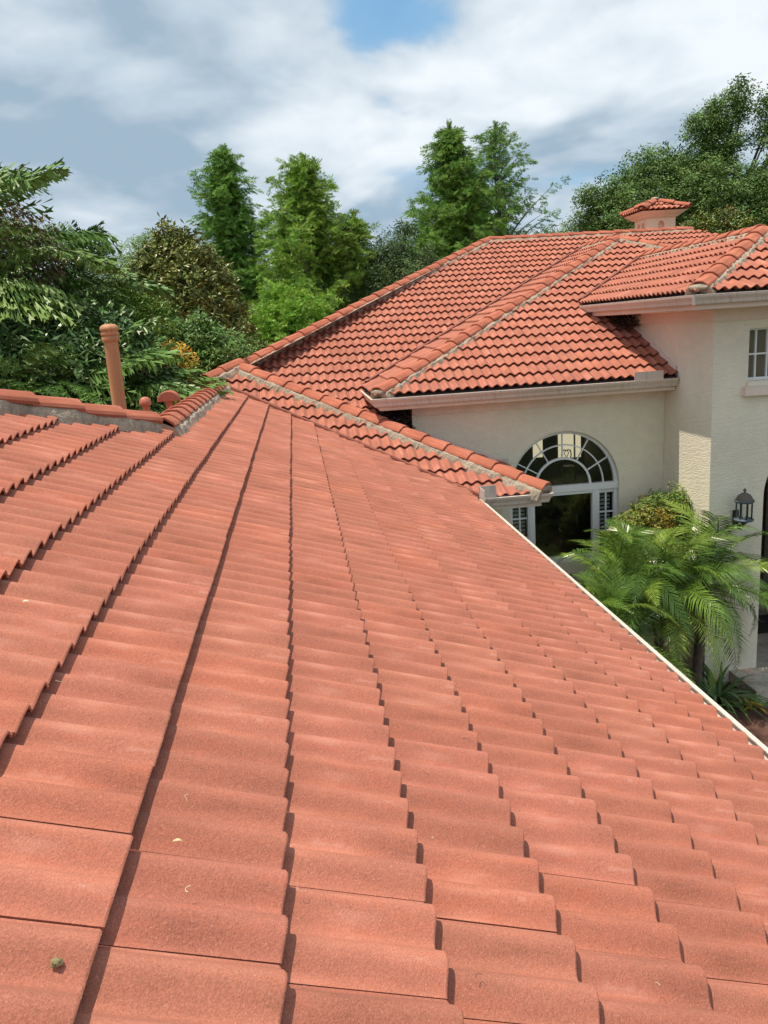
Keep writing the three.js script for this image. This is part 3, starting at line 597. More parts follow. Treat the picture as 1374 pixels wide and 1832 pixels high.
// ---------------------------------------------------------------- upper window, entrance
{
  const w = gpart(house, 'window', 'small upper window with white bars'), y = v => v + H;
  const bar = (n, x0, y0, x1, y1, z0 = -11.46, z1 = -11.40) => part(w, n, box(x0, y(y0), z0, x1, y(y1), z1), WHITE);
  bar('frame', 6.551, -0.36, 7.449, -0.331); bar('frame', 6.551, -1.079, 7.449, -1.04); bar('frame', 6.551, -1.04, 6.575, -0.36); bar('frame', 7.425, -1.04, 7.449, -0.36);
  for (const x of [6.72, 6.9, 7.08, 7.26]) bar('muntin', x - .012, -1.04, x + .012, -0.36, -11.445, -11.41); bar('muntin', 6.575, -0.715, 7.425, -0.69, -11.444, -11.408);
  part(w, 'glass_pane', box(6.575, y(-1.04), -11.431, 7.425, y(-0.36), -11.429), GLASS);
  part(w, 'blind', box(6.56, y(-1.07), -11.53, 7.44, y(-0.34), -11.52), new THREE.MeshStandardMaterial({ color: new THREE.Color().setRGB(0.16, 0.12, 0.09), roughness: 0.8 }));
  part(w, 'sill', boxH(6.47, -1.29, -11.30, 7.53, -1.155, -11.21), TRIM);
  part(w, 'sill', boxH(6.53, -1.153, -11.40, 7.47, -1.081, -11.25), STUCCO);
}
{
  const FLOOR = new THREE.MeshStandardMaterial({ map: rep(mortarMap, .8, .8), color: new THREE.Color().setRGB(0.95, 1, 1.1), roughness: 0.7 });
  const STONE = new THREE.MeshStandardMaterial({ map: rep(mortarMap, .9, .9), color: new THREE.Color().setRGB(1.25, 1.35, 1.45), bumpMap: rep(mortarBump, 2, 2), bumpScale: .004, roughness: .9 });
  const porch = gpart(house, 'porch', 'recessed entrance behind the arch at the right edge');
  part(porch, 'floor', boxH(6.2, -5.78, -15.2, 9.3, -5.6, -11.302), FLOOR); part(porch, 'wall', boxH(6.2, -5.6, -15.4, 9.3, -1.5, -15.2), STUCCO); part(porch, 'ceiling', boxH(6.2, -1.6, -15.4, 9.3, -1.5, -11.54), STUCCO);
  const dr = part(porch, 'door', boxH(7.6, -5.6, -15.19, 9.25, -2.2, -15.1), DARKWOOD); void dr;
  part(porch, 'step', boxH(6.42, -5.86, -11.298, 9.5, -5.605, -10.52), STONE, 'pale stone step below the arch');
  part(porch, 'step', boxH(6.62, -5.86, -10.516, 9.5, -5.74, -10.16), STONE, 'lower stone step');
  const mat = tagged(mesh('door_mat', boxH(7.55, -5.599, -13.35, 8.7, -5.585, -12.55), new THREE.MeshStandardMaterial({ color: new THREE.Color().setRGB(0.02, 0.02, 0.02), roughness: 0.9 })), 'black door mat with a scroll pattern on the porch floor', 'door mat');
  for (let i = 0; i < 14; i++) { const a = rng(60 + i), x = 7.7 + .85 * a(), z = -13.25 + .6 * a(); const g = new THREE.TorusGeometry(.05 + .03 * a(), .006, 5, 14, 4.6); g.rotateX(Math.PI / 2); g.rotateY(a() * 6); g.translate(x, H - 5.583, z); part(mat, 'scroll', g, new THREE.MeshStandardMaterial({ color: new THREE.Color().setRGB(.16, .16, .15), roughness: .9 })); }
}
// wall lantern
{
  const IRON = new THREE.MeshStandardMaterial({ color: new THREE.Color().setRGB(0.02, 0.025, 0.032), roughness: 0.6, metalness: 0.2, bumpMap: paintBump, bumpScale: .002 }), VERD = new THREE.MeshStandardMaterial({ color: new THREE.Color().setRGB(0.07, 0.10, 0.125), roughness: 0.7, bumpMap: paintBump, bumpScale: .002 }), BRZ = new THREE.MeshStandardMaterial({ color: new THREE.Color().setRGB(0.10, 0.085, 0.07), roughness: .6, bumpMap: paintBump, bumpScale: .002 });
  const l = thing('wall_lantern', 'round black iron lantern with a domed lid on the wall by the arch', 'lantern', null, V(6.43, -3.25, -11.06)), C = (n, pts, m, s = 24) => part(l, n, new THREE.LatheGeometry(pts.map(p => new THREE.Vector2(...p)), s), m);
  C('lid', [[0.0, .565], [.03, .56], [.075, .535], [.105, .50], [.122, .46], [.124, .452]], BRZ);
  C('rim', [[.10, .452], [.136, .452], [.142, .44], [.136, .425], [.128, .415], [.10, .415]], VERD);
  C('finial', [[0, .635], [.008, .628], [.010, .618], [.024, .606], [.028, .595], [.016, .582], [.010, .572], [.02, .562]], BRZ, 12);
  C('base_ring', [[.0, .135], [.12, .135], [.138, .145], [.142, .158], [.130, .172], [.115, .175], [0, .178]], VERD); C('base', [[0, .07], [.02, .075], [.03, .09], [.07, .115], [.11, .136]], IRON);
  for (let i = 0; i < 8; i++) { const a = i / 8 * Math.PI * 2 + .2; const g = new THREE.CylinderGeometry(.009, .009, .25, 8); g.translate(Math.cos(a) * .115, .295, Math.sin(a) * .115); part(l, 'bar', g, IRON); }
  const gl = new THREE.CylinderGeometry(.1, .1, .24, 24, 1, true); gl.translate(0, .295, 0); part(l, 'glass', gl, GLASS);
  const bulb = new THREE.LatheGeometry([[0, .34], [.018, .33], [.022, .29], [.016, .24], [.014, .18]].map(p => new THREE.Vector2(...p)), 12); part(l, 'bulb', bulb, new THREE.MeshStandardMaterial({ color: new THREE.Color().setRGB(.8, .78, .7), roughness: .4 }));
  part(l, 'back_plate', box(-.045, -.02, -.238, .045, .25, -.215), IRON);
  part(l, 'bracket', new THREE.TubeGeometry(new THREE.CatmullRomCurve3([[0, .02, -.22], [0, -.015, -.14], [0, .02, -.06], [0, .08, 0]].map(p => new THREE.Vector3(...p))), 18, .016, 8), IRON);
  for (const s of [-1, 1]) { const g = new THREE.TorusGeometry(.03, .010, 6, 14, 4.8); g.rotateY(Math.PI / 2); g.translate(s * .014, .015, -.09); part(l, 'scroll', g, IRON); }
}
// ---------------------------------------------------------------- cupola behind the ridge
{
  const c = gpart(house, 'cupola', 'small stucco cupola with arched openings and a tiled hip roof'), cx = 10.62, cz = -23.5, y0 = 1.2, y1 = 2.56, r = 0.42, yaw = 0;
  const CUP = new THREE.MeshStandardMaterial({ map: rep(stuccoMap, 1, 1), color: new THREE.Color().setRGB(1.0, .86, .80), roughness: .9 });
  const inner = part(c, 'core', boxH(cx - .31, y0, cz - .31, cx + .31, y1 - .02, cz + .31), CUP); void inner;
  const face = (ang) => {
    const hw = Math.abs(Math.cos(ang)) > .5 ? r : r - .1, s = new THREE.Shape([[-hw, y0], [hw, y0], [hw, y1], [-hw, y1]].map(p => new THREE.Vector2(p[0], p[1] + H)));
    for (const k of Math.abs(Math.cos(ang)) > .5 ? [0] : [-0.15, 0.15]) s.holes.push(archPath(k - 0.095, k + 0.095, y0 + .55 + H, 2.37 + H, 0.095));
    const g = new THREE.ExtrudeGeometry(s, { depth: .1, bevelEnabled: false, curveSegments: 12 }); g.translate(0, 0, r - .1); g.rotateY(ang); g.translate(cx, 0, cz); part(c, 'wall', uvBox(g), CUP);
  };
  for (let i = 0; i < 4; i++) face(yaw + i * Math.PI / 2);
  for (const [h0, h1, w0, w1] of [[2.56, 2.63, .47, .54], [2.63, 2.72, .56, .66]]) { const g = new THREE.CylinderGeometry(w1 * Math.SQRT2, w0 * Math.SQRT2, h1 - h0, 4, 1); g.rotateY(Math.PI / 4); g.translate(cx, (h0 + h1) / 2 + H, cz); part(c, 'cornice', g.toNonIndexed(), TRIM); }
  // roof: four small slopes of real tiles
  const e = 0.72, yb = 2.72, b = new Buf(), rr = rng(77);
  for (const [f, ox, oz] of [['south', 0, e], ['west', -e, 0], ['north', 0, -e], ['east', e, 0]]) {
    const F = FACES[f], O = V(cx + ox, yb, cz + oz);
    const planes = f === 'south' || f === 'north' ? (() => { const s = f === 'south' ? 1 : -1; return [[1, s, -(cx) - s * cz], [-1, s, cx - s * cz]]; })() : (() => { const s = f === 'east' ? 1 : -1; return [[s, 1, -s * cx - cz], [s, -1, -s * cx + cz]]; })();
    for (let row = 0; row < 3; row++) for (let col = -4; col < 4; col++) {
      const m = new THREE.Matrix4().makeBasis(F.e, F.u, F.n); m.setPosition(O.clone().addScaledVector(F.e, col * TW).addScaledVector(F.u, row * TE)); const q = m.elements;
      const world = p => [q[0] * p[0] + q[4] * p[1] + q[8] * p[2] + q[12], q[2] * p[0] + q[6] * p[1] + q[10] * p[2] + q[14]], tris = []; for (const t of FAR) tris.push(...clipTri(t, planes, world));
      trisGeo(tris, p => ({ p: [0, 1, 2].map(k => q[k] * p[0] + q[4 + k] * p[1] + q[8 + k] * p[2] + q[12 + k]), n: [0, 1, 2].map(k => q[k] * p[3] + q[4 + k] * p[4] + q[8 + k] * p[5]) }), rr(), rr(), b, TINTS[Math.floor(rr() * 7)]);
    }
  }
  const rt = part(c, 'roof', b.geo(), TILEV); rt.userData.kind = 'stuff';
  const k0 = .8;
  for (const [sx, sz] of [[-1, 1], [1, 1], [-1, -1], [1, -1]]) for (let i = 0; i < 2; i++) {
    const a = V(cx + sx * e, yb + .03, cz + sz * e), t = V(cx, yb + e * T + .03, cz), z = t.clone().sub(a).normalize(), x = new THREE.Vector3().crossVectors(new THREE.Vector3(0, 1, 0), z).normalize(), y = new THREE.Vector3().crossVectors(z, x);
    const m = part(c, 'ridge_cap', CAPS[i], capMat[i]); m.position.copy(a).addScaledVector(z, .03 + i * .46); m.quaternion.setFromRotationMatrix(new THREE.Matrix4().makeBasis(x, y, z)); m.scale.setScalar(k0 + .15);
  }
  const pl = part(c, 'mortar_plug', lump(4, .12, .05, .12), MORTAR); pl.position.copy(V(cx, yb + e * T + .09, cz));
}
// ---------------------------------------------------------------- vents on the slope behind the ridge
{
  const v = gpart(house, 'vent_pipe', 'tall terracotta-painted vent pipe with a ringed cap'); v.position.copy(V(-1.80, -1.03, -8.55)); v.scale.set(.92, 1, .92);
  const C = (n, pts, m, s = 28) => part(v, n, new THREE.LatheGeometry(pts.map(p => new THREE.Vector2(...p)), s), m);
  C('pipe', [[.074, -.1], [.074, .34]], PIPE); C('pipe', [[.0755, .345], [.0755, 1.10], [.072, 1.10]], PIPE);
  C('cap', [[.074, 1.06], [.088, 1.065], [.094, 1.08], [.094, 1.105], [.086, 1.112], [.086, 1.12], [.096, 1.128], [.096, 1.15], [.087, 1.156], [.087, 1.165], [.099, 1.175], [.101, 1.19], [.09, 1.215], [.06, 1.232], [0, 1.238]], PIPE);
  const s = gpart(house, 'plumbing_vent', 'short terracotta vent with a domed cap'); s.position.copy(V(-1.72, -0.93, -9.55));
  const D = (n, pts) => part(s, n, new THREE.LatheGeometry(pts.map(p => new THREE.Vector2(...p)), 22), REDV()); D('pipe', [[.045, -.05], [.043, .25]]); D('cap', [[.045, .23], [.062, .235], [.068, .25], [.067, .275], [.055, .31], [.03, .328], [0, .333]]);
}
function REDV() { return REDV.m ||= new THREE.MeshStandardMaterial({ map: rep(tileMap, .8, .8), color: new THREE.Color().setRGB(1.05, .82, .7), roughness: .6 }); }
function eyebrow(x, y, z, s, label) {                       // half-round attic vent
  const g = gpart(house, 'attic_vent', label); g.position.copy(V(x, y, z)); g.rotation.z = 0.0;
  const sh = new THREE.Shape(); sh.moveTo(-.30 * s, 0); sh.quadraticCurveTo(-.27 * s, .24 * s, 0, .26 * s); sh.quadraticCurveTo(.27 * s, .24 * s, .30 * s, 0); sh.lineTo(-.30 * s, 0);
  const e = new THREE.ExtrudeGeometry(sh, { depth: .16, bevelEnabled: true, bevelThickness: .012, bevelSize: .012, bevelSegments: 2, curveSegments: 16 }); part(g, 'hood', e, REDV());
  part(g, 'base', box(-.1 * s, -.25, .0, .1 * s, .002, .14), REDV());
}
eyebrow(-1.68, -0.76, -11.15, .44, 'nearer half-round attic vent behind the ridge'); eyebrow(-1.52, -0.70, -12.45, .44, 'farther half-round attic vent behind the ridge');

// ---------------------------------------------------------------- ground
{
  const G = tex(512, 512, (u, v) => { const a = tn(u * 8, v * 8, 8, 8, 71), b = tn(u * 60, v * 60, 60, 60, 72), c = tn(u * 200, v * 200, 200, 200, 73), k = .5 + .5 * a + .5 * (b - .5) + .5 * (c - .5); return [.055 * k, .085 * k, .025 * k]; }, true);
  const M = tex(512, 512, (u, v) => { const a = tn(u * 6, v * 6, 6, 6, 74), b = tn(u * 50, v * 22, 50, 22, 75), c = tn(u * 130, v * 60, 130, 60, 76), k = .4 + .4 * a + .8 * (b - .3) * (c + .2); return [.13 * k, .062 * k, .042 * k]; }, true);
  const g = new THREE.PlaneGeometry(900, 900); g.rotateX(-Math.PI / 2); g.translate(0, H + GY - .06, 0); struct('ground', g, new THREE.MeshStandardMaterial({ map: rep(G, 300, 300), roughness: 1 }));
  const p = new THREE.PlaneGeometry(8.2, 9.4, 140, 160), q = p.attributes.position; for (let i = 0; i < q.count; i++) q.setZ(i, .05 * fbm(q.getX(i) * 2.2, q.getY(i) * 2.2, 1, 3) + .05 * noise3(q.getX(i) * 9, q.getY(i) * 9, 3)); p.computeVertexNormals(); p.rotateX(-Math.PI / 2); p.translate(5.85, H + GY - .045, -8.3);
  struct('planting_bed', p, new THREE.MeshStandardMaterial({ map: rep(M, 5, 5), roughness: 1 }));
}

// ---------------------------------------------------------------- plants
function leafMat(r, g, b, gloss = 0.6, tr = 0) { return new THREE.MeshPhysicalMaterial({ color: new THREE.Color().setRGB(r, g, b), roughness: gloss, transmission: tr, thickness: 0, side: THREE.DoubleSide, specularIntensity: .6, sheen: 0 }); }
const BARK = new THREE.MeshStandardMaterial({ map: tex(128, 128, (u, v) => { const k = .5 + .9 * tn(u * 16, v * 4, 16, 4, 81) * tn(u * 40, v * 20, 40, 20, 82); return [.16 * k, .12 * k, .09 * k]; }, true), roughness: .95 });
const GREYBARK = new THREE.MeshStandardMaterial({ color: new THREE.Color().setRGB(.19, .165, .14), roughness: .95 });
// a bunch of leaves: n flat or folded blades set round a point
function bunch(seed, n, len, wid, spread, flat, fold = 0.35) {
  const r = rng(seed), b = new Buf();
  for (let i = 0; i < n; i++) {
    const a = r() * 6.283, el = (r() - .35) * (1 - flat) * 2.2, d = new THREE.Vector3(Math.cos(a) * Math.cos(el), Math.sin(el), Math.sin(a) * Math.cos(el)), o = new THREE.Vector3((r() - .5), (r() - .5) * (1 - flat * .6), r() - .5).multiplyScalar(spread);
    const l = len * (.65 + .6 * r()), s = new THREE.Vector3().crossVectors(d, new THREE.Vector3(r() - .5, 1.2, r() - .5)).normalize().multiplyScalar(wid * (.7 + .5 * r()) / 2), up = new THREE.Vector3().crossVectors(s, d).normalize().multiplyScalar(-wid * fold);
    const p0 = o, p1 = o.clone().addScaledVector(d, l * .5), p2 = o.clone().addScaledVector(d, l).add(new THREE.Vector3(0, -l * .18, 0)), L = p1.clone().add(s).add(up), R = p1.clone().sub(s).add(up);
    b.tri(p0.toArray(), R.toArray(), p1.toArray()); b.tri(R.toArray(), p2.toArray(), p1.toArray()); b.tri(p0.toArray(), p1.toArray(), L.toArray()); b.tri(p1.toArray(), p2.toArray(), L.toArray());
  }
  return b.geo();
}
// soft feathery spray: thin needles along a twig
function feather(seed, n, len, wid) {
  const r = rng(seed), b = new Buf();
  for (let i = 0; i < n; i++) {
    const t = i / n, o = new THREE.Vector3(t * len, -.25 * t * t * len, (r() - .5) * .12 * len), a = (i % 2 ? 1 : -1) * (.5 + .5 * r()), d = new THREE.Vector3(.55, (r() - .65) * .8, a).normalize(), l = len * (.28 + .3 * r()), s = new THREE.Vector3(r() - .5, r() - .5, r() - .5).cross(d).normalize().multiplyScalar(wid * (.6 + .8 * r()) / 2);
    const p1 = o.clone().addScaledVector(d, l * .45), p2 = o.clone().addScaledVector(d, l);
    b.tri(o.toArray(), p1.clone().add(s).toArray(), p2.toArray()); b.tri(o.toArray(), p2.toArray(), p1.clone().sub(s).toArray());
  }
  return b.geo();
}
function limb(pts, r0, r1, seg = 8) {                       // tapered tube along points
  const c = new THREE.CatmullRomCurve3(pts), N = Math.max(3, pts.length * 3), g = new THREE.TubeGeometry(c, N, 1, seg), p = g.attributes.position, P = new THREE.Vector3();
  for (let i = 0; i <= N; i++) { const t = i / N; c.getPointAt(t, P); const r = mix(r0, r1, t); for (let k = 0; k <= seg; k++) { const j = i * (seg + 1) + k; p.setXYZ(j, P.x + (p.getX(j) - P.x) * r, P.y + (p.getY(j) - P.y) * r, P.z + (p.getZ(j) - P.z) * r); } }
  return g;
}
function crownOf(parent, geo, mat, items, seed, hue) {       // items: [position, size, direction or null]; one instance each
  const r = rng(seed), m = new THREE.InstancedMesh(geo, mat, items.length), M = new THREE.Matrix4(), q = new THREE.Quaternion(), c = new THREE.Color();
  items.forEach(([p, s, d], i) => {
    if (d) q.setFromUnitVectors(new THREE.Vector3(1, 0, 0), d).multiply(new THREE.Quaternion().setFromAxisAngle(new THREE.Vector3(1, 0, 0), (r() - .5) * 2.4));
    else q.setFromEuler(new THREE.Euler((r() - .5) * 1.2, r() * 6.283, (r() - .5) * 1.2));
    const k = s * (.75 + .5 * r()); m.setMatrixAt(i, M.compose(p, q, new THREE.Vector3(k, k, k)));
    const h = hue || .25, b = .72 + .56 * r(); m.setColorAt(i, c.setRGB(b * (1 + h * (r() - .5)), b, b * (1 + h * (r() - .5))));
  });
  m.name = 'crown'; m.castShadow = m.receiveShadow = true; m.userData.kind = 'stuff'; parent.add(m); return m;
}
const at = (az, d, y = GY) => V(d * Math.sin(az * Math.PI / 180), y, -d * Math.cos(az * Math.PI / 180));
const FEATHERS = [feather(1, 34, .30, .022), feather(2, 34, .30, .022)];
function cypress(label, az, d, top, prof, o = {}) {           // prof: [[height share, half width], ...]
  const base = at(az, d), hgt = top - GY, t = thing('cypress_tree', label, 'tree', 'feathery conifers behind the roof', base), r = rng(o.seed || 1), items = [], wood = [];
  const lean = (o.lean || 0), trunk = h => new THREE.Vector3(lean * h * h / hgt + .10 * Math.sin(h * .9 + (o.seed || 0)), h, .08 * Math.sin(h * .7));
  part(t, 'trunk', limb(Array.from({ length: 9 }, (_, i) => trunk(hgt * .985 * i / 8)), .20, .012), GREYBARK);
  const W = f => { for (let i = 0; i + 1 < prof.length; i++) if (f >= prof[i][0] && f <= prof[i + 1][0]) return mix(prof[i][1], prof[i + 1][1], (f - prof[i][0]) / (prof[i + 1][0] - prof[i][0])); return .05; };
  const nb = o.n || 150, lump0 = o.lump ?? .5;
  for (let i = 0; i < nb; i++) {
    const f = mix(o.from || .28, .985, Math.pow((i + r()) / nb, .9)), h = f * hgt, a = i * 2.39996 + r() * .9, ln = noise3(a * 1.7, f * 9, o.seed || 1);
    const L = W(f) * (1 - lump0 * .6 + lump0 * 1.2 * ln) * (.7 + .42 * r()) + .05, rise = mix(.35, 1.5, f * f) * (.7 + .6 * r()), p0 = trunk(h - .25 * L), dir = new THREE.Vector3(Math.cos(a), rise, Math.sin(a)).normalize(), p2 = p0.clone().addScaledVector(dir, L * Math.sqrt(1 + rise * rise * .5)).add(new THREE.Vector3(0, -.12 * L, 0)), p1 = p0.clone().addScaledVector(dir, L * .6);
    if (L > .3) wood.push(limb([p0, p1, p2], .012 + .014 * L, .004, 4));
    const n = Math.ceil((o.dense || 15) * (.5 + 1.9 * L)), cl = 3 + Math.floor(L * 3);
    for (let k = 0; k < n; k++) {            // sprays hang in tufts along the branch, with air between the tufts
      const j = Math.floor(r() * cl), s = clamp((j + .8) / cl, .2, 1), ja = j * 2.4 + i, off = (1 - s * .5) * .30 * Math.min(1, L), rad = (.16 + .13 * noise3(i, j, 4)) * (.5 + .5 * Math.min(1, L));
      const p = p0.clone().lerp(p2, s).add(new THREE.Vector3(Math.cos(ja) * off, .05 * Math.sin(ja * 1.7), Math.sin(ja) * off)).add(new THREE.Vector3(r() + r() - 1, (r() + r() - 1.1) * .7, r() + r() - 1).multiplyScalar(rad * 1.5));
      const dd = dir.clone().multiplyScalar(.7).add(new THREE.Vector3((r() - .5) * 2, -.2 - .6 * r(), (r() - .5) * 2)).normalize(); items.push([p, .75 + .5 * r(), dd]);
    }
  }
  for (let k = 0; k < 60; k++) { const s = r(); items.push([trunk(hgt * (1 - .05 * s)).add(new THREE.Vector3((r() - .5) * .3 * s, .1 * (1 - s), (r() - .5) * .3 * s)), .6, new THREE.Vector3((r() - .5), .6, r() - .5).normalize()]); }
  if (wood.length) part(t, 'branches', mergeGeometries(wood), GREYBARK).userData.kind = 'stuff';
  crownOf(t, FEATHERS[(o.seed || 0) % 2], leafMat(...(o.col || [.085, .155, .030]), .75, .3), items, o.seed || 1, .3);
  return t;
}
cypress('tall narrow feathery cypress, leftmost of the tall trees', -3.35, 34, 7.05, [[.25, 1.79], [.45, 1.79], [.62, 1.51], [.78, 1.12], [.9, 0.62], [1, 0.04]], { seed: 1, n: 170, dense: 14, lump: .75, col: [.17, .32, .05] });
cypress('broad ragged cypress with a split top left of the main roof', 1.75, 30, 5.75, [[.2, 2.97], [.4, 2.97], [.6, 2.23], [.75, 1.49], [.9, 0.74], [1, 0.07]], { seed: 2, n: 160, dense: 14, lump: .95, col: [.21, .36, .045] });
cypress('smaller side stem of a cypress leaning right beside the broad one', 4.0, 30.5, 3.9, [[.25, 1.80], [.5, 1.56], [.7, 0.96], [.88, 0.60], [1, 0.06]], { seed: 3, n: 80, dense: 14, lump: 1.1, lean: .05, col: [.20, .34, .045] });
cypress('slim second top of the broad cypress on its left side', 0.4, 30.2, 3.6, [[.25, 1.68], [.5, 1.44], [.7, 0.96], [.88, 0.48], [1, 0.06]], { seed: 8, n: 80, dense: 14, lump: .9, col: [.20, .34, .045] });
cypress('low bright green cypress in front of the broad one', -0.3, 26, 1.3, [[.2, 2.30], [.55, 2.07], [.8, 1.15], [1, 0.11]], { seed: 4, n: 130, dense: 16, lump: .8, col: [.24, .42, .045] });
cypress('dense cypress behind the roof, left of the tall pair', 11.55, 38, 8.25, [[.25, 3.19], [.55, 2.75], [.7, 2.04], [.85, 1.10], [.95, 0.44], [1, 0.06]], { seed: 5, n: 210, dense: 12, lump: .7, col: [.17, .32, .045] });
cypress('thin see-through cypress, right of the tall pair', 14.4, 40, 8.6, [[.3, 3.08], [.55, 2.75], [.72, 2.09], [.88, 1.16], [1, 0.06]], { seed: 6, n: 150, dense: 5, lump: .9, col: [.16, .30, .055] });
cypress('dark cypress lower down between the tall pair and the roof', 9.6, 36, 3.8, [[.3, 2.0], [.6, 1.5], [.85, .8], [1, .05]], { seed: 7, n: 110, dense: 12, col: [.18, .33, .045] });
// broad-leaved tree: clumps of foliage on limbs
function leafy(name, label, category, group, base, clumps, o) {
  const t = thing(name, label, category, group, base), r = rng(o.seed), items = [], fork = new THREE.Vector3(o.trunk?.[0] || 0, o.trunk?.[1] ?? 1.5, o.trunk?.[2] || 0);
  part(t, 'trunk', limb([new THREE.Vector3(0, -.1, 0), fork.clone().multiplyScalar(.5).add(new THREE.Vector3(.06, 0, .05)), fork], o.girth || .2, (o.girth || .2) * .7), BARK);
  const wood = [];
  for (const [c, s] of clumps) {
    const cv = new THREE.Vector3(...c), mid = fork.clone().lerp(cv, .5).add(new THREE.Vector3((r() - .5) * .5, .3 * r(), (r() - .5) * .5)); wood.push(limb([fork.clone().add(new THREE.Vector3(0, -.1, 0)), mid, cv], (o.girth || .2) * .45, .02, 5));
    const n = Math.round(o.dense * Math.pow(s[0] * s[1] * s[2], .72));
    for (let i = 0; i < n; i++) {
      const u = r() * 2 - 1, a = r() * 6.283, k = Math.pow(r(), .38), q = Math.sqrt(1 - u * u), dir = [Math.cos(a) * q, u, Math.sin(a) * q];
      const bump_ = .72 + .62 * noise3(dir[0] * 2.6 + c[0], dir[1] * 2.6 + c[1], dir[2] * 2.6 + o.seed); items.push([new THREE.Vector3(c[0] + dir[0] * s[0] * k * bump_, c[1] + dir[1] * s[1] * k * bump_, c[2] + dir[2] * s[2] * k * bump_), o.size || 1, null]);
    }
  }
  if (wood.length) part(t, 'limbs', mergeGeometries(wood), BARK);
  crownOf(t, o.geo, o.mat, items, o.seed + 5, o.hue || .3); return t;
}
const OAKL = bunch(11, 30, .115, .05, .42, .2), MAGL = bunch(12, 13, .15, .062, .18, .3), SHRL = bunch(13, 16, .13, .055, .26, .3), NANL = bunch(14, 26, .075, .024, .22, .5);
const OAK = leafMat(.125, .225, .05, .6, .2), OAKD = leafMat(.08, .15, .042, .6, .2), MAG = leafMat(.155, .185, .042, .36), LIME = leafMat(.19, .32, .04, .45, .2), MIDG = leafMat(.11, .21, .04, .42, .15), YELL = leafMat(.45, .33, .03, .5), DARKG = leafMat(.075, .145, .042, .36);
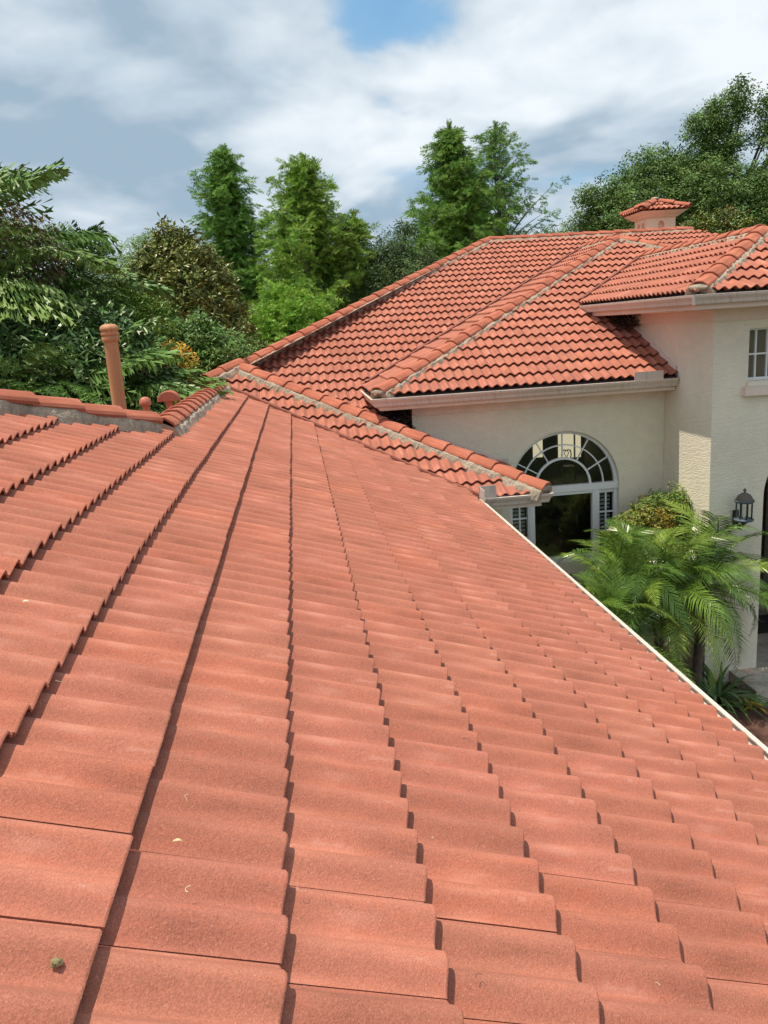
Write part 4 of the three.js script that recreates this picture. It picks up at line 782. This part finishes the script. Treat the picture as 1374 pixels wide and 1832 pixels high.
// clumps given by bearing, elevation (degrees from the lens) and distance, turned into offsets from the tree's foot
function dirs(base, list) { return list.map(([az, el, d, s]) => { const p = at(az, d, d * Math.tan(el * Math.PI / 180)).sub(base); return [[p.x, p.y, p.z], Array.isArray(s) ? s : [s, s * .8, s]]; }); }
{
  const b = at(26, 37), D = 36;
  leafy('oak_tree', 'big spreading oak behind the cupola at the right', 'tree', null, b, dirs(b, [[20.6, 7.2, D, .8], [20.0, 5.9, D, .7], [21.5, 5.6, D, 1.1], [22.6, 7.7, D, 1.0], [21.8, 6.9, D, .7], [24.0, 8.7, D, 1.0], [25.2, 8.3, D, .9], [23.8, 6.4, D - 1, 1.4], [25.8, 6.9, D, 1.4], [27.0, 9.0, D + 1, .9], [27.3, 10.7, D, .8], [28.0, 11.4, D, .75], [29.0, 12.2, D, .55], [29.3, 11.2, D, .5], [28.4, 9.9, D, .9], [27.6, 8.2, D, 1.1], [28.0, 6.6, D - 1, 1.6], [31.0, 11.2, D + 1, .7], [31.6, 10.2, D + 1, .8], [30.6, 9.6, D, .5], [30.2, 6.2, D, 1.5], [32.3, 7.4, D, 1.4], [26.0, 4.8, D, 1.8], [29.6, 4.2, D, 2.1], [32.0, 4.6, D, 2.0], [22.4, 4.6, D, 1.4], [33.8, 9.8, D + 1, 1.2], [33, 12, D, .9], [20.2, 4.4, D, 1.0], [24.2, 4.4, D, 1.6]]), { seed: 31, dense: 150, geo: OAKL, mat: OAK, trunk: [0, 4.6, 0], girth: .4, size: 1.15 });
  const b2 = at(6.6, 31);
  leafy('oak_tree', 'dark leafy tree in the gap between the cypresses', 'tree', null, b2, dirs(b2, [[6.0, 4.2, 31, 1.0], [7.3, 5.0, 31, .85], [8.2, 6.2, 31.5, .5], [5.0, 3.0, 30.5, 1.1], [7.0, 2.8, 30.5, 1.3], [8.6, 3.6, 31, 1.2], [5.9, 1.2, 30, 1.4], [3.6, 1.4, 30, 1.2]]), { seed: 32, dense: 150, geo: OAKL, mat: OAKD, trunk: [0, 4, 0], size: .95 });
  const b3 = at(-6.9, 22);
  leafy('magnolia_tree', 'rounded dark olive magnolia at the left of the cypresses', 'tree', null, b3, dirs(b3, [[-7.2, 6.3, 22, .55], [-6.2, 5.4, 22, .6], [-8.2, 5.4, 22, .6], [-7.1, 4.6, 21.6, .85], [-5.6, 3.8, 22, .75], [-8.8, 3.9, 22, .75], [-7.0, 2.8, 21.4, 1.05], [-5.0, 2.2, 22, .8], [-9.2, 2.2, 22, .8], [-6.2, 1.0, 21.4, 1.1], [-8.0, .8, 21.4, 1.1], [-4.6, .4, 22, .85], [-5.6, -1.0, 21.5, 1.1], [-4.0, -1.6, 22, .9], [-7.4, -1.2, 21.5, 1.1], [-6.5, -3, 22, 1.3]]), { seed: 33, dense: 470, geo: MAGL, mat: MAG, trunk: [0, 2.4, 0], hue: .35, size: .95 });
  const b4 = at(-9.2, 42);
  leafy('pale_tree', 'pale yellow-green tree far behind the magnolia', 'tree', null, b4, dirs(b4, [[-9.3, 5.5, 42, 1.1], [-8.4, 6.2, 42, .8], [-10.0, 4.2, 42, 1.1], [-8.8, 3.6, 42, 1.5], [-10, 2, 42, 1.6]]), { seed: 34, dense: 120, geo: OAKL, mat: LIME, trunk: [0, 5, 0] });
  const b5 = at(-11.3, 55);
  leafy('round_tree', 'small rounded far tree between the palm and the magnolia', 'tree', null, b5, dirs(b5, [[-11.2, 4.6, 55, 1.3], [-10.6, 3.6, 55, 1.4], [-12, 3.4, 55, 1.7], [-11, 1.6, 55, 2]]), { seed: 35, dense: 90, geo: OAKL, mat: OAK, trunk: [0, 6, 0] });
  const b6 = at(-10.2, 15.5);
  leafy('bright_shrub', 'bright green leafy shrub beside the vent pipe', 'shrub', null, b6, dirs(b6, [[-10.8, 2.7, 15.5, .42], [-9.6, 2.3, 15.5, .40], [-11.8, 1.6, 15.5, .4], [-10.0, 1.2, 15.2, .5], [-8.6, .9, 15.6, .4], [-11.0, .2, 15.2, .5], [-9.0, -.4, 15.4, .5], [-10.6, -1.4, 15.4, .55]]), { seed: 36, dense: 300, geo: SHRL, mat: LIME, girth: .08, hue: .5, size: .8 });
  const b7 = at(-8.6, 14.2);
  leafy('croton_shrub', 'yellow and orange leaved croton behind the ridge', 'shrub', null, b7, dirs(b7, [[-8.8, -.9, 14.2, .36], [-7.9, -1.3, 14.2, .34], [-9.5, -1.5, 14.2, .36], [-8.4, -2.0, 14.1, .45], [-9.6, -2.6, 14.1, .45]]), { seed: 37, dense: 420, geo: SHRL, mat: YELL, girth: .05, hue: .9, size: .7 });
  const b8 = at(-7.4, 16);
  leafy('dark_shrub', 'mid green shrub under the magnolia', 'shrub', 'shrubs filling the garden behind the ridge', b8, dirs(b8, [[-7.2, .2, 16, .7], [-6.0, -.9, 16, .7], [-8.4, -.6, 16, .6], [-7.0, -1.8, 15.6, .8], [-5.2, -2.4, 16, .8], [-4.2, -1.2, 18, .7]]), { seed: 38, dense: 400, geo: SHRL, mat: MIDG, girth: .08, size: .85 });
  const b9 = at(-13, 12.5);
  leafy('dark_shrub', 'dark glossy shrub behind the tall vent pipe', 'shrub', 'shrubs filling the garden behind the ridge', b9, dirs(b9, [[-13.0, .8, 12.8, .6], [-11.6, -.2, 12.5, .6], [-14.4, .4, 12.8, .6], [-12.6, -1.4, 12.2, .7], [-10.8, -2.2, 12.4, .6], [-14.8, -1.4, 12.4, .7], [-16.8, -.2, 12.8, .8], [-17.4, -1.8, 12.2, .8], [-19.2, -.6, 12.6, .8]]), { seed: 39, dense: 420, geo: MAGL, mat: DARKG, girth: .08, size: .95 });
  const b10 = at(28.2, 31);
  leafy('bronze_shrub', 'bronze and green tree top between the cupola and the upper ridge', 'tree', null, b10, dirs(b10, [[27.2, 4.9, 31, .55], [28.4, 5.3, 31, .5], [26.4, 4.6, 31, .5], [29.4, 5.0, 31, .6], [28, 4.0, 31, .8]]), { seed: 40, dense: 230, geo: SHRL, mat: MAG, hue: 1, girth: .1, trunk: [0, 6, 0] });
  const b11 = at(18.1, 46);
  leafy('round_tree', 'tree top just showing over the long ridge left of the oak', 'tree', null, b11, dirs(b11, [[18.2, 5.0, 46, .8], [19.0, 4.6, 46, .9], [17.4, 4.4, 46, .9]]), { seed: 41, dense: 150, geo: OAKL, mat: OAK, girth: .2, trunk: [0, 7, 0] });
}
// far belt of woodland that closes the view at the horizon
{
  const r = rng(55), items = []; for (let i = 0; i < 5200; i++) { const az = -62 + 124 * r(), d = 58 + 26 * r(), h = (3.0 + 4.2 * noise3(az * .22, 3, 1)) * Math.pow(r(), .7); items.push([at(az, d, GY + h), 5.2, null]); }
  const g = new THREE.Group(); const m = crownOf(g, OAKL, OAKD, items, 5, .4); m.name = 'woodland'; scene.add(m); m.userData = { kind: 'stuff', label: 'far belt of dark trees along the horizon', category: 'trees' };
}
// feather palm frond: arching stalk along +x with two rows of narrow leaflets
function frondGeo(seed, L, n, ll, w, arch, vee, hang) {
  const r = rng(seed), b = new Buf(), C = s => new THREE.Vector3(L * (s - .10 * arch * s * s * s), L * arch * (.62 * s - .98 * s * s * s * .8), 0), T3 = s => C(s + .01).sub(C(s - .01)).normalize();
  for (let i = 0; i < 14; i++) { const s0 = i / 14, s1 = (i + 1) / 14, a = C(s0), c = C(s1), w0 = .014 * (1 - s0 * .85), w1 = .014 * (1 - s1 * .85); for (const [u, v] of [[[0, -w0, w0], [0, w0 * .6, 0]], [[0, w0 * .6, 0], [0, -w0, -w0]]]) { const P = (q, k, m) => [q.x, q.y + k[1] * m, q.z + k[2] * m]; b.quad(P(a, u, 1), P(a, v, 1), P(c, v, w1 / w0), P(c, u, w1 / w0)); } }
  for (let i = 0; i < n; i++) for (const sd of [-1, 1]) {
    const s = .12 + .88 * (i + .5 * r()) / n, o = C(s), t = T3(s), side = new THREE.Vector3(0, 0, sd), up = new THREE.Vector3().crossVectors(side, t).multiplyScalar(sd > 0 ? 1 : -1); if (up.y < 0) up.negate();
    const f = mix(.9, 1.25, s), len = ll * (Math.sin(Math.PI * Math.min(1, .22 + s * .80)) * .9 + .12) * (.85 + .3 * r()), d = t.clone().multiplyScalar(.55 * f + .25 * s).addScaledVector(side, .95).addScaledVector(up, vee * (.7 + .6 * r())).normalize();
    const p1 = o.clone().addScaledVector(d, len * .5).add(new THREE.Vector3(0, -hang * len * .12, 0)), p2 = o.clone().addScaledVector(d, len).add(new THREE.Vector3(0, -hang * len * (.45 + .3 * r()), 0)), q = t.clone().multiplyScalar(w / 2);
    b.tri(o.clone().sub(q.clone().multiplyScalar(.5)).toArray(), p1.clone().sub(q).toArray(), p1.clone().add(q).toArray()); b.tri(o.clone().sub(q.clone().multiplyScalar(.5)).toArray(), p1.clone().add(q).toArray(), o.clone().add(q.clone().multiplyScalar(.5)).toArray()); b.tri(p1.clone().sub(q).toArray(), p2.toArray(), p1.clone().add(q).toArray());
  }
  return b.geo();
}
const DATE = [1, 2, 3, 4].map(i => frondGeo(200 + i, 1.45, 50, .37, .017, .42 + .2 * i, .36, .5 + .12 * i));
const DATEM = [leafMat(.12, .21, .03, .26), leafMat(.085, .165, .028, .26), leafMat(.18, .27, .04, .3), leafMat(.11, .18, .025, .26), leafMat(.065, .13, .026, .26)], DATEOLD = leafMat(.16, .15, .035, .5);
function palm(name, label, group, base, height, n, fr, mats, o) {
  const t = thing(name, label, 'palm', group, base), r = rng(o.seed), lx = o.lean?.[0] || 0, lz = o.lean?.[1] || 0;
  part(t, 'trunk', limb([new THREE.Vector3(0, -.1, 0), new THREE.Vector3(lx * .35, height * .5, lz * .35), new THREE.Vector3(lx, height, lz)], o.girth || .07, (o.girth || .07) * 1.15), BARK);
  for (let i = 0; i < n; i++) {
    const f = i / n, m = part(t, 'frond', fr[Math.floor(r() * fr.length)], f > .93 && o.old ? o.old : mats[Math.floor(r() * mats.length)]);
    const el = mix(1.25, o.low ?? -.45, Math.pow(f, .8)) + (r() - .5) * .25, a = i * 2.39996 + o.seed + (r() - .5) * .4;
    m.position.set(lx, height - .04 * f, lz); m.quaternion.setFromEuler(new THREE.Euler((r() - .5) * 1.1, -a, el, 'YZX')); m.scale.setScalar((o.scale || 1) * (.8 + .32 * r()));
  }
  return t;
}
palm('date_palm', 'leftmost of the feathery date palms by the arched window', 'feathery date palms by the entrance', V(4.35, GY, -10.9), 1.75, 28, DATE, DATEM, { seed: 3, lean: [.05, 0], low: -.8 });
palm('date_palm', 'middle date palm with its trunk close to the gutter line', 'feathery date palms by the entrance', V(5.1, GY, -10.8), 1.7, 32, DATE, DATEM, { seed: 7, lean: [0, .05], low: -.9, old: DATEOLD });
palm('date_palm', 'rightmost date palm reaching in front of the arch', 'feathery date palms by the entrance', V(5.7, GY, -10.95), 1.8, 32, DATE, DATEM, { seed: 12, lean: [.1, -.05], low: -.9, old: DATEOLD });
palm('date_palm', 'tallest date palm close to the sunlit side wall', 'feathery date palms by the entrance', V(5.0, GY, -11.6), 1.75, 18, DATE, DATEM, { seed: 21, lean: [.05, 0], scale: .75 });
palm('date_palm', 'lowest date palm, half hidden by the near gutter', 'feathery date palms by the entrance', V(3.95, GY, -10.2), 1.35, 24, DATE, DATEM, { seed: 28, low: -.6, scale: .95 });
// nandina in the corner of the walls
{
  const b = V(5.55, GY, -12.2), NAN = leafMat(.13, .20, .04, .5);
  leafy('nandina_shrub', 'fine-leaved shrub with bronze tips in the corner of the walls', 'shrub', null, b, [[[.1, 2.45, 0], [.5, .5, .35]], [[-.35, 2.2, .1], [.45, .5, .35]], [[.45, 2.65, .1], [.32, .35, .3]], [[.0, 1.7, .1], [.6, .6, .4]], [[.45, 1.9, .15], [.4, .6, .35]]], { seed: 61, dense: 2600, geo: NANL, mat: NAN, girth: .04, hue: 1.0, trunk: [0, .8, 0] });
  leafy('nandina_shrub', 'bronze tinted fine-leaved shrub left of the green one', 'shrub', null, V(5.22, GY, -12.0), [[[.0, 2.35, 0], [.35, .32, .3]], [[.25, 2.5, 0], [.3, .28, .3]], [[-.2, 2.1, .1], [.35, .3, .3]]], { seed: 62, dense: 2600, geo: NANL, mat: leafMat(.24, .23, .04, .5), girth: .03, hue: .8, trunk: [0, .8, 0] });
}
// strap-leaved plant by the step, small ground cover
function straps(name, label, base, n, len, mat, seed) {
  const t = thing(name, label, 'plant', null, base), r = rng(seed);
  for (let i = 0; i < n; i++) {
    const a = r() * 6.283, up = .5 + .9 * r(), L = len * (.6 + .5 * r()), b = new Buf(), w = .042; let p = new THREE.Vector3((r() - .5) * .1, 0, (r() - .5) * .1), d = new THREE.Vector3(Math.cos(a), up, Math.sin(a)).normalize(), s = new THREE.Vector3(-Math.sin(a), 0, Math.cos(a)), prev = null;
    for (let k = 0; k <= 6; k++) { const ww = w * Math.sin(Math.PI * (.15 + .85 * k / 6)) + .002, A0 = p.clone().addScaledVector(s, ww / 2), B0 = p.clone().addScaledVector(s, -ww / 2); if (prev) b.quad(prev[1].toArray(), prev[0].toArray(), A0.toArray(), B0.toArray()); prev = [A0, B0]; p = p.clone().addScaledVector(d, L / 6); d.y -= .24; d.normalize(); }
    part(t, 'leaf', b.geo(), mat);
  }
  return t;
}
straps('flax_plant', 'dark strap-leaved plant in front of the stone step', V(5.85, GY, -10.65), 95, .95, DARKG, 71);
straps('flax_plant', 'strap-leaved plant under the middle date palm', V(5.35, GY, -10.35), 40, .6, DARKG, 72);
straps('yellow_bromeliad', 'small yellow-leaved plant at the corner of the step', V(6.28, GY, -10.45), 16, .28, YELL, 73);

// fishtail palms at the left: big drooping fronds of wedge-shaped leaflets
function fishGeo(seed, L, pairs, sub, arch) {
  const r = rng(seed), b = new Buf(), C = s => new THREE.Vector3(L * s * (1 - .12 * s), L * arch * (.75 * s - .95 * s * s), 0);
  for (let i = 0; i < 12; i++) { const a = C(i / 12), c = C((i + 1) / 12), w = .028 * (1 - i / 14); b.quad([a.x, a.y, -w], [a.x, a.y, w], [c.x, c.y, w], [c.x, c.y, -w]); b.quad([a.x, a.y - w, 0], [a.x, a.y + w, 0], [c.x, c.y + w, 0], [c.x, c.y - w, 0]); }
  for (let i = 0; i < pairs; i++) for (const sd of [-1, 1]) {
    const s = .16 + .84 * i / pairs, o = C(s), pl = L * .42 * Math.sin(Math.PI * (.25 + .62 * s)) * (.85 + .3 * r()), dir = new THREE.Vector3(.55, .25 - .3 * r(), sd).normalize();
    for (let k = 0; k < sub; k++) for (const ss of [-1, 1]) {
      const q = (k + .5 + .3 * r()) / sub, p = o.clone().addScaledVector(dir, pl * q).add(new THREE.Vector3(0, -.30 * pl * q * q, 0)), l = (.13 + .10 * r()) * L / 2.6 * 1.15, wd = l * .17;
      const fw = dir.clone().multiplyScalar(.55).add(new THREE.Vector3(ss * .55 * sd, -.55 - .5 * r(), -ss * .28)).normalize(), ax = new THREE.Vector3().crossVectors(fw, new THREE.Vector3(r() - .5, .6, r() - .5)).normalize(), e1 = p.clone().addScaledVector(fw, l).addScaledVector(ax, wd), e2 = p.clone().addScaledVector(fw, l * .80).addScaledVector(ax, -wd), m = p.clone().addScaledVector(fw, l * .72);
      b.tri(p.toArray(), e2.toArray(), m.toArray()); b.tri(p.toArray(), m.toArray(), e1.toArray());
    }
  }
  return b.geo();
}
const FISH = [1, 2, 3].map(i => fishGeo(300 + i, 2.5, 17, 11, .5 + .14 * i)), FISHM = [leafMat(.10, .19, .045, .4), leafMat(.12, .23, .045, .4), leafMat(.08, .155, .042, .42)], FISHT = leafMat(.13, .22, .04, .4), DEAD = leafMat(.20, .145, .10, .8);
palm('fishtail_palm', 'tall fishtail palm at the left edge with pale upper fronds', 'fishtail palms left of the vent pipe', at(-20.2, 14.5), 6.5, 22, FISH, [...FISHM, FISHT], { seed: 31, girth: .13, low: -.7, scale: 1.0, lean: [.2, .2] });
palm('fishtail_palm', 'fishtail palm with a green frond against the sky left of the pipe', 'fishtail palms left of the vent pipe', at(-15.2, 15.5), 6.2, 24, FISH, FISHM, { seed: 36, girth: .12, low: -.9, scale: .85, old: DEAD });
palm('fishtail_palm', 'lower fishtail palm behind the tall vent pipe', 'fishtail palms left of the vent pipe', at(-13.2, 12.6), 4.7, 20, FISH, FISHM, { seed: 44, girth: .10, low: -.7, scale: .75 });
palm('fishtail_palm', 'low dark fishtail palm above the near hip', 'fishtail palms left of the vent pipe', at(-16.5, 12.2), 4.6, 20, FISH, FISHM, { seed: 47, girth: .10, low: -.8, scale: .8 });
palm('fishtail_palm', 'withered stem with a few brown hanging fronds among the fishtail palms', 'fishtail palms left of the vent pipe', at(-15.8, 13.8), 6.3, 4, FISH, [DEAD], { seed: 52, girth: .12, low: -1.3, scale: .72 });

// ---------------------------------------------------------------- bits lying on the tiles
{
  const n = new THREE.Vector3(sA, cA, 0), lay = (m, x, y, z, yaw, up = .012) => { m.position.copy(V(x, y, z)).addScaledVector(n, up); m.quaternion.setFromUnitVectors(new THREE.Vector3(0, 1, 0), n).multiply(new THREE.Quaternion().setFromAxisAngle(new THREE.Vector3(0, 1, 0), yaw)); return m; };
  const straw = new THREE.MeshStandardMaterial({ color: new THREE.Color().setRGB(.62, .50, .28), roughness: .8, side: THREE.DoubleSide }), pale = new THREE.MeshStandardMaterial({ color: new THREE.Color().setRGB(.60, .55, .42), roughness: .9, side: THREE.DoubleSide }), brown = new THREE.MeshStandardMaterial({ color: new THREE.Color().setRGB(.10, .055, .035), roughness: .9 }), mossy = new THREE.MeshStandardMaterial({ color: new THREE.Color().setRGB(.20, .17, .09), roughness: 1 });
  const blade = (L, w) => { const b = new Buf(); for (let i = 0; i < 8; i++) { const f = s => [L * (s - .5), .006 * Math.sin(3 * s) + .003, 0], g = s => w * Math.sin(Math.PI * clamp(s, .02, .98)); const a = f(i / 8), c = f((i + 1) / 8); b.quad([a[0], a[1], g(i / 8)], [c[0], c[1], g((i + 1) / 8)], [c[0], c[1] + .002, -g((i + 1) / 8)], [a[0], a[1] + .002, -g(i / 8)]); } return b.geo(); };
  tagged(lay(mesh('fallen_leaf', blade(.026, .0028), straw), -.372, -1.161, -1.73, .25, .018), 'small straw-coloured leaf beside a tile joint', 'leaf');
  const curl = (s, seed, th) => { const r = rng(seed), pts = []; let a = r() * 6, p = new THREE.Vector3(); for (let i = 0; i < 7; i++) { pts.push(p.clone()); p = p.clone().add(new THREE.Vector3(Math.cos(a) * s, .0015 * r() + (i % 2) * .002, Math.sin(a) * s)); a += (r() - .2) * 1.4; } return new THREE.TubeGeometry(new THREE.CatmullRomCurve3(pts), 24, th, 5).scale(.65, .65, .65); };
  tagged(lay(mesh('dry_tendril', mergeGeometries([curl(.005, 3, .0012), curl(.004, 8, .0012), curl(.004, 9, .001)]), pale), -.335, -1.179, -1.576, .2, .02), 'pale dried flake in the middle of a near tile', 'debris');
  tagged(lay(mesh('dry_tendril', curl(.006, 5, .0008), pale), -.372, -1.161, -1.883, .2, .035), 'tiny pale curl left of the straight course line', 'debris');
  tagged(lay(mesh('dry_tendril', curl(.009, 6, .0007), pale), -.086, -1.28, -1.65, 1.2, .03), 'thin pale thread just right of the straight course line', 'debris');
  tagged(lay(mesh('dry_tendril', curl(.006, 7, .0009), pale), .735, -1.622, -1.60, .4, .03), 'pale curved thread near the bottom right', 'debris');
  tagged(lay(mesh('dry_tendril', curl(.007, 12, .001), pale), .27, -1.429, -2.017, .3, .02), 'pale thread on a tile right of the middle', 'debris');
  tagged(lay(mesh('moss_clump', lump(9, .011, .008, .010, .4, 2), mossy), -.523, -1.098, -1.313, 0, .02), 'small olive lump at the bottom left', 'debris');
  tagged(lay(mesh('twig', curl(.014, 21, .0016), brown), .483, -1.50, -2.66, 2.6, .03), 'longer brown twig on the right side', 'twig');
  tagged(lay(mesh('twig', curl(.007, 22, .0011), brown), .31, -1.445, -2.345, 1.1, .035), 'short brown twig below the longer one', 'twig');
  tagged(lay(mesh('twig', curl(.006, 23, .0011), brown), .272, -1.429, -1.486, 2.2, .03), 'short twig near the bottom edge', 'twig');
  tagged(lay(mesh('dry_tendril', curl(.007, 25, .0011), pale), -.773, -.994, -2.34, 1.9, .03), 'pale flake beside the second course line', 'debris');
  tagged(lay(mesh('fallen_leaf', blade(.026, .004), pale), -1.01, -.895, -2.8, .5, .045), 'pale leaf scrap near the left edge', 'leaf');
}
renderer.render(scene, camera);
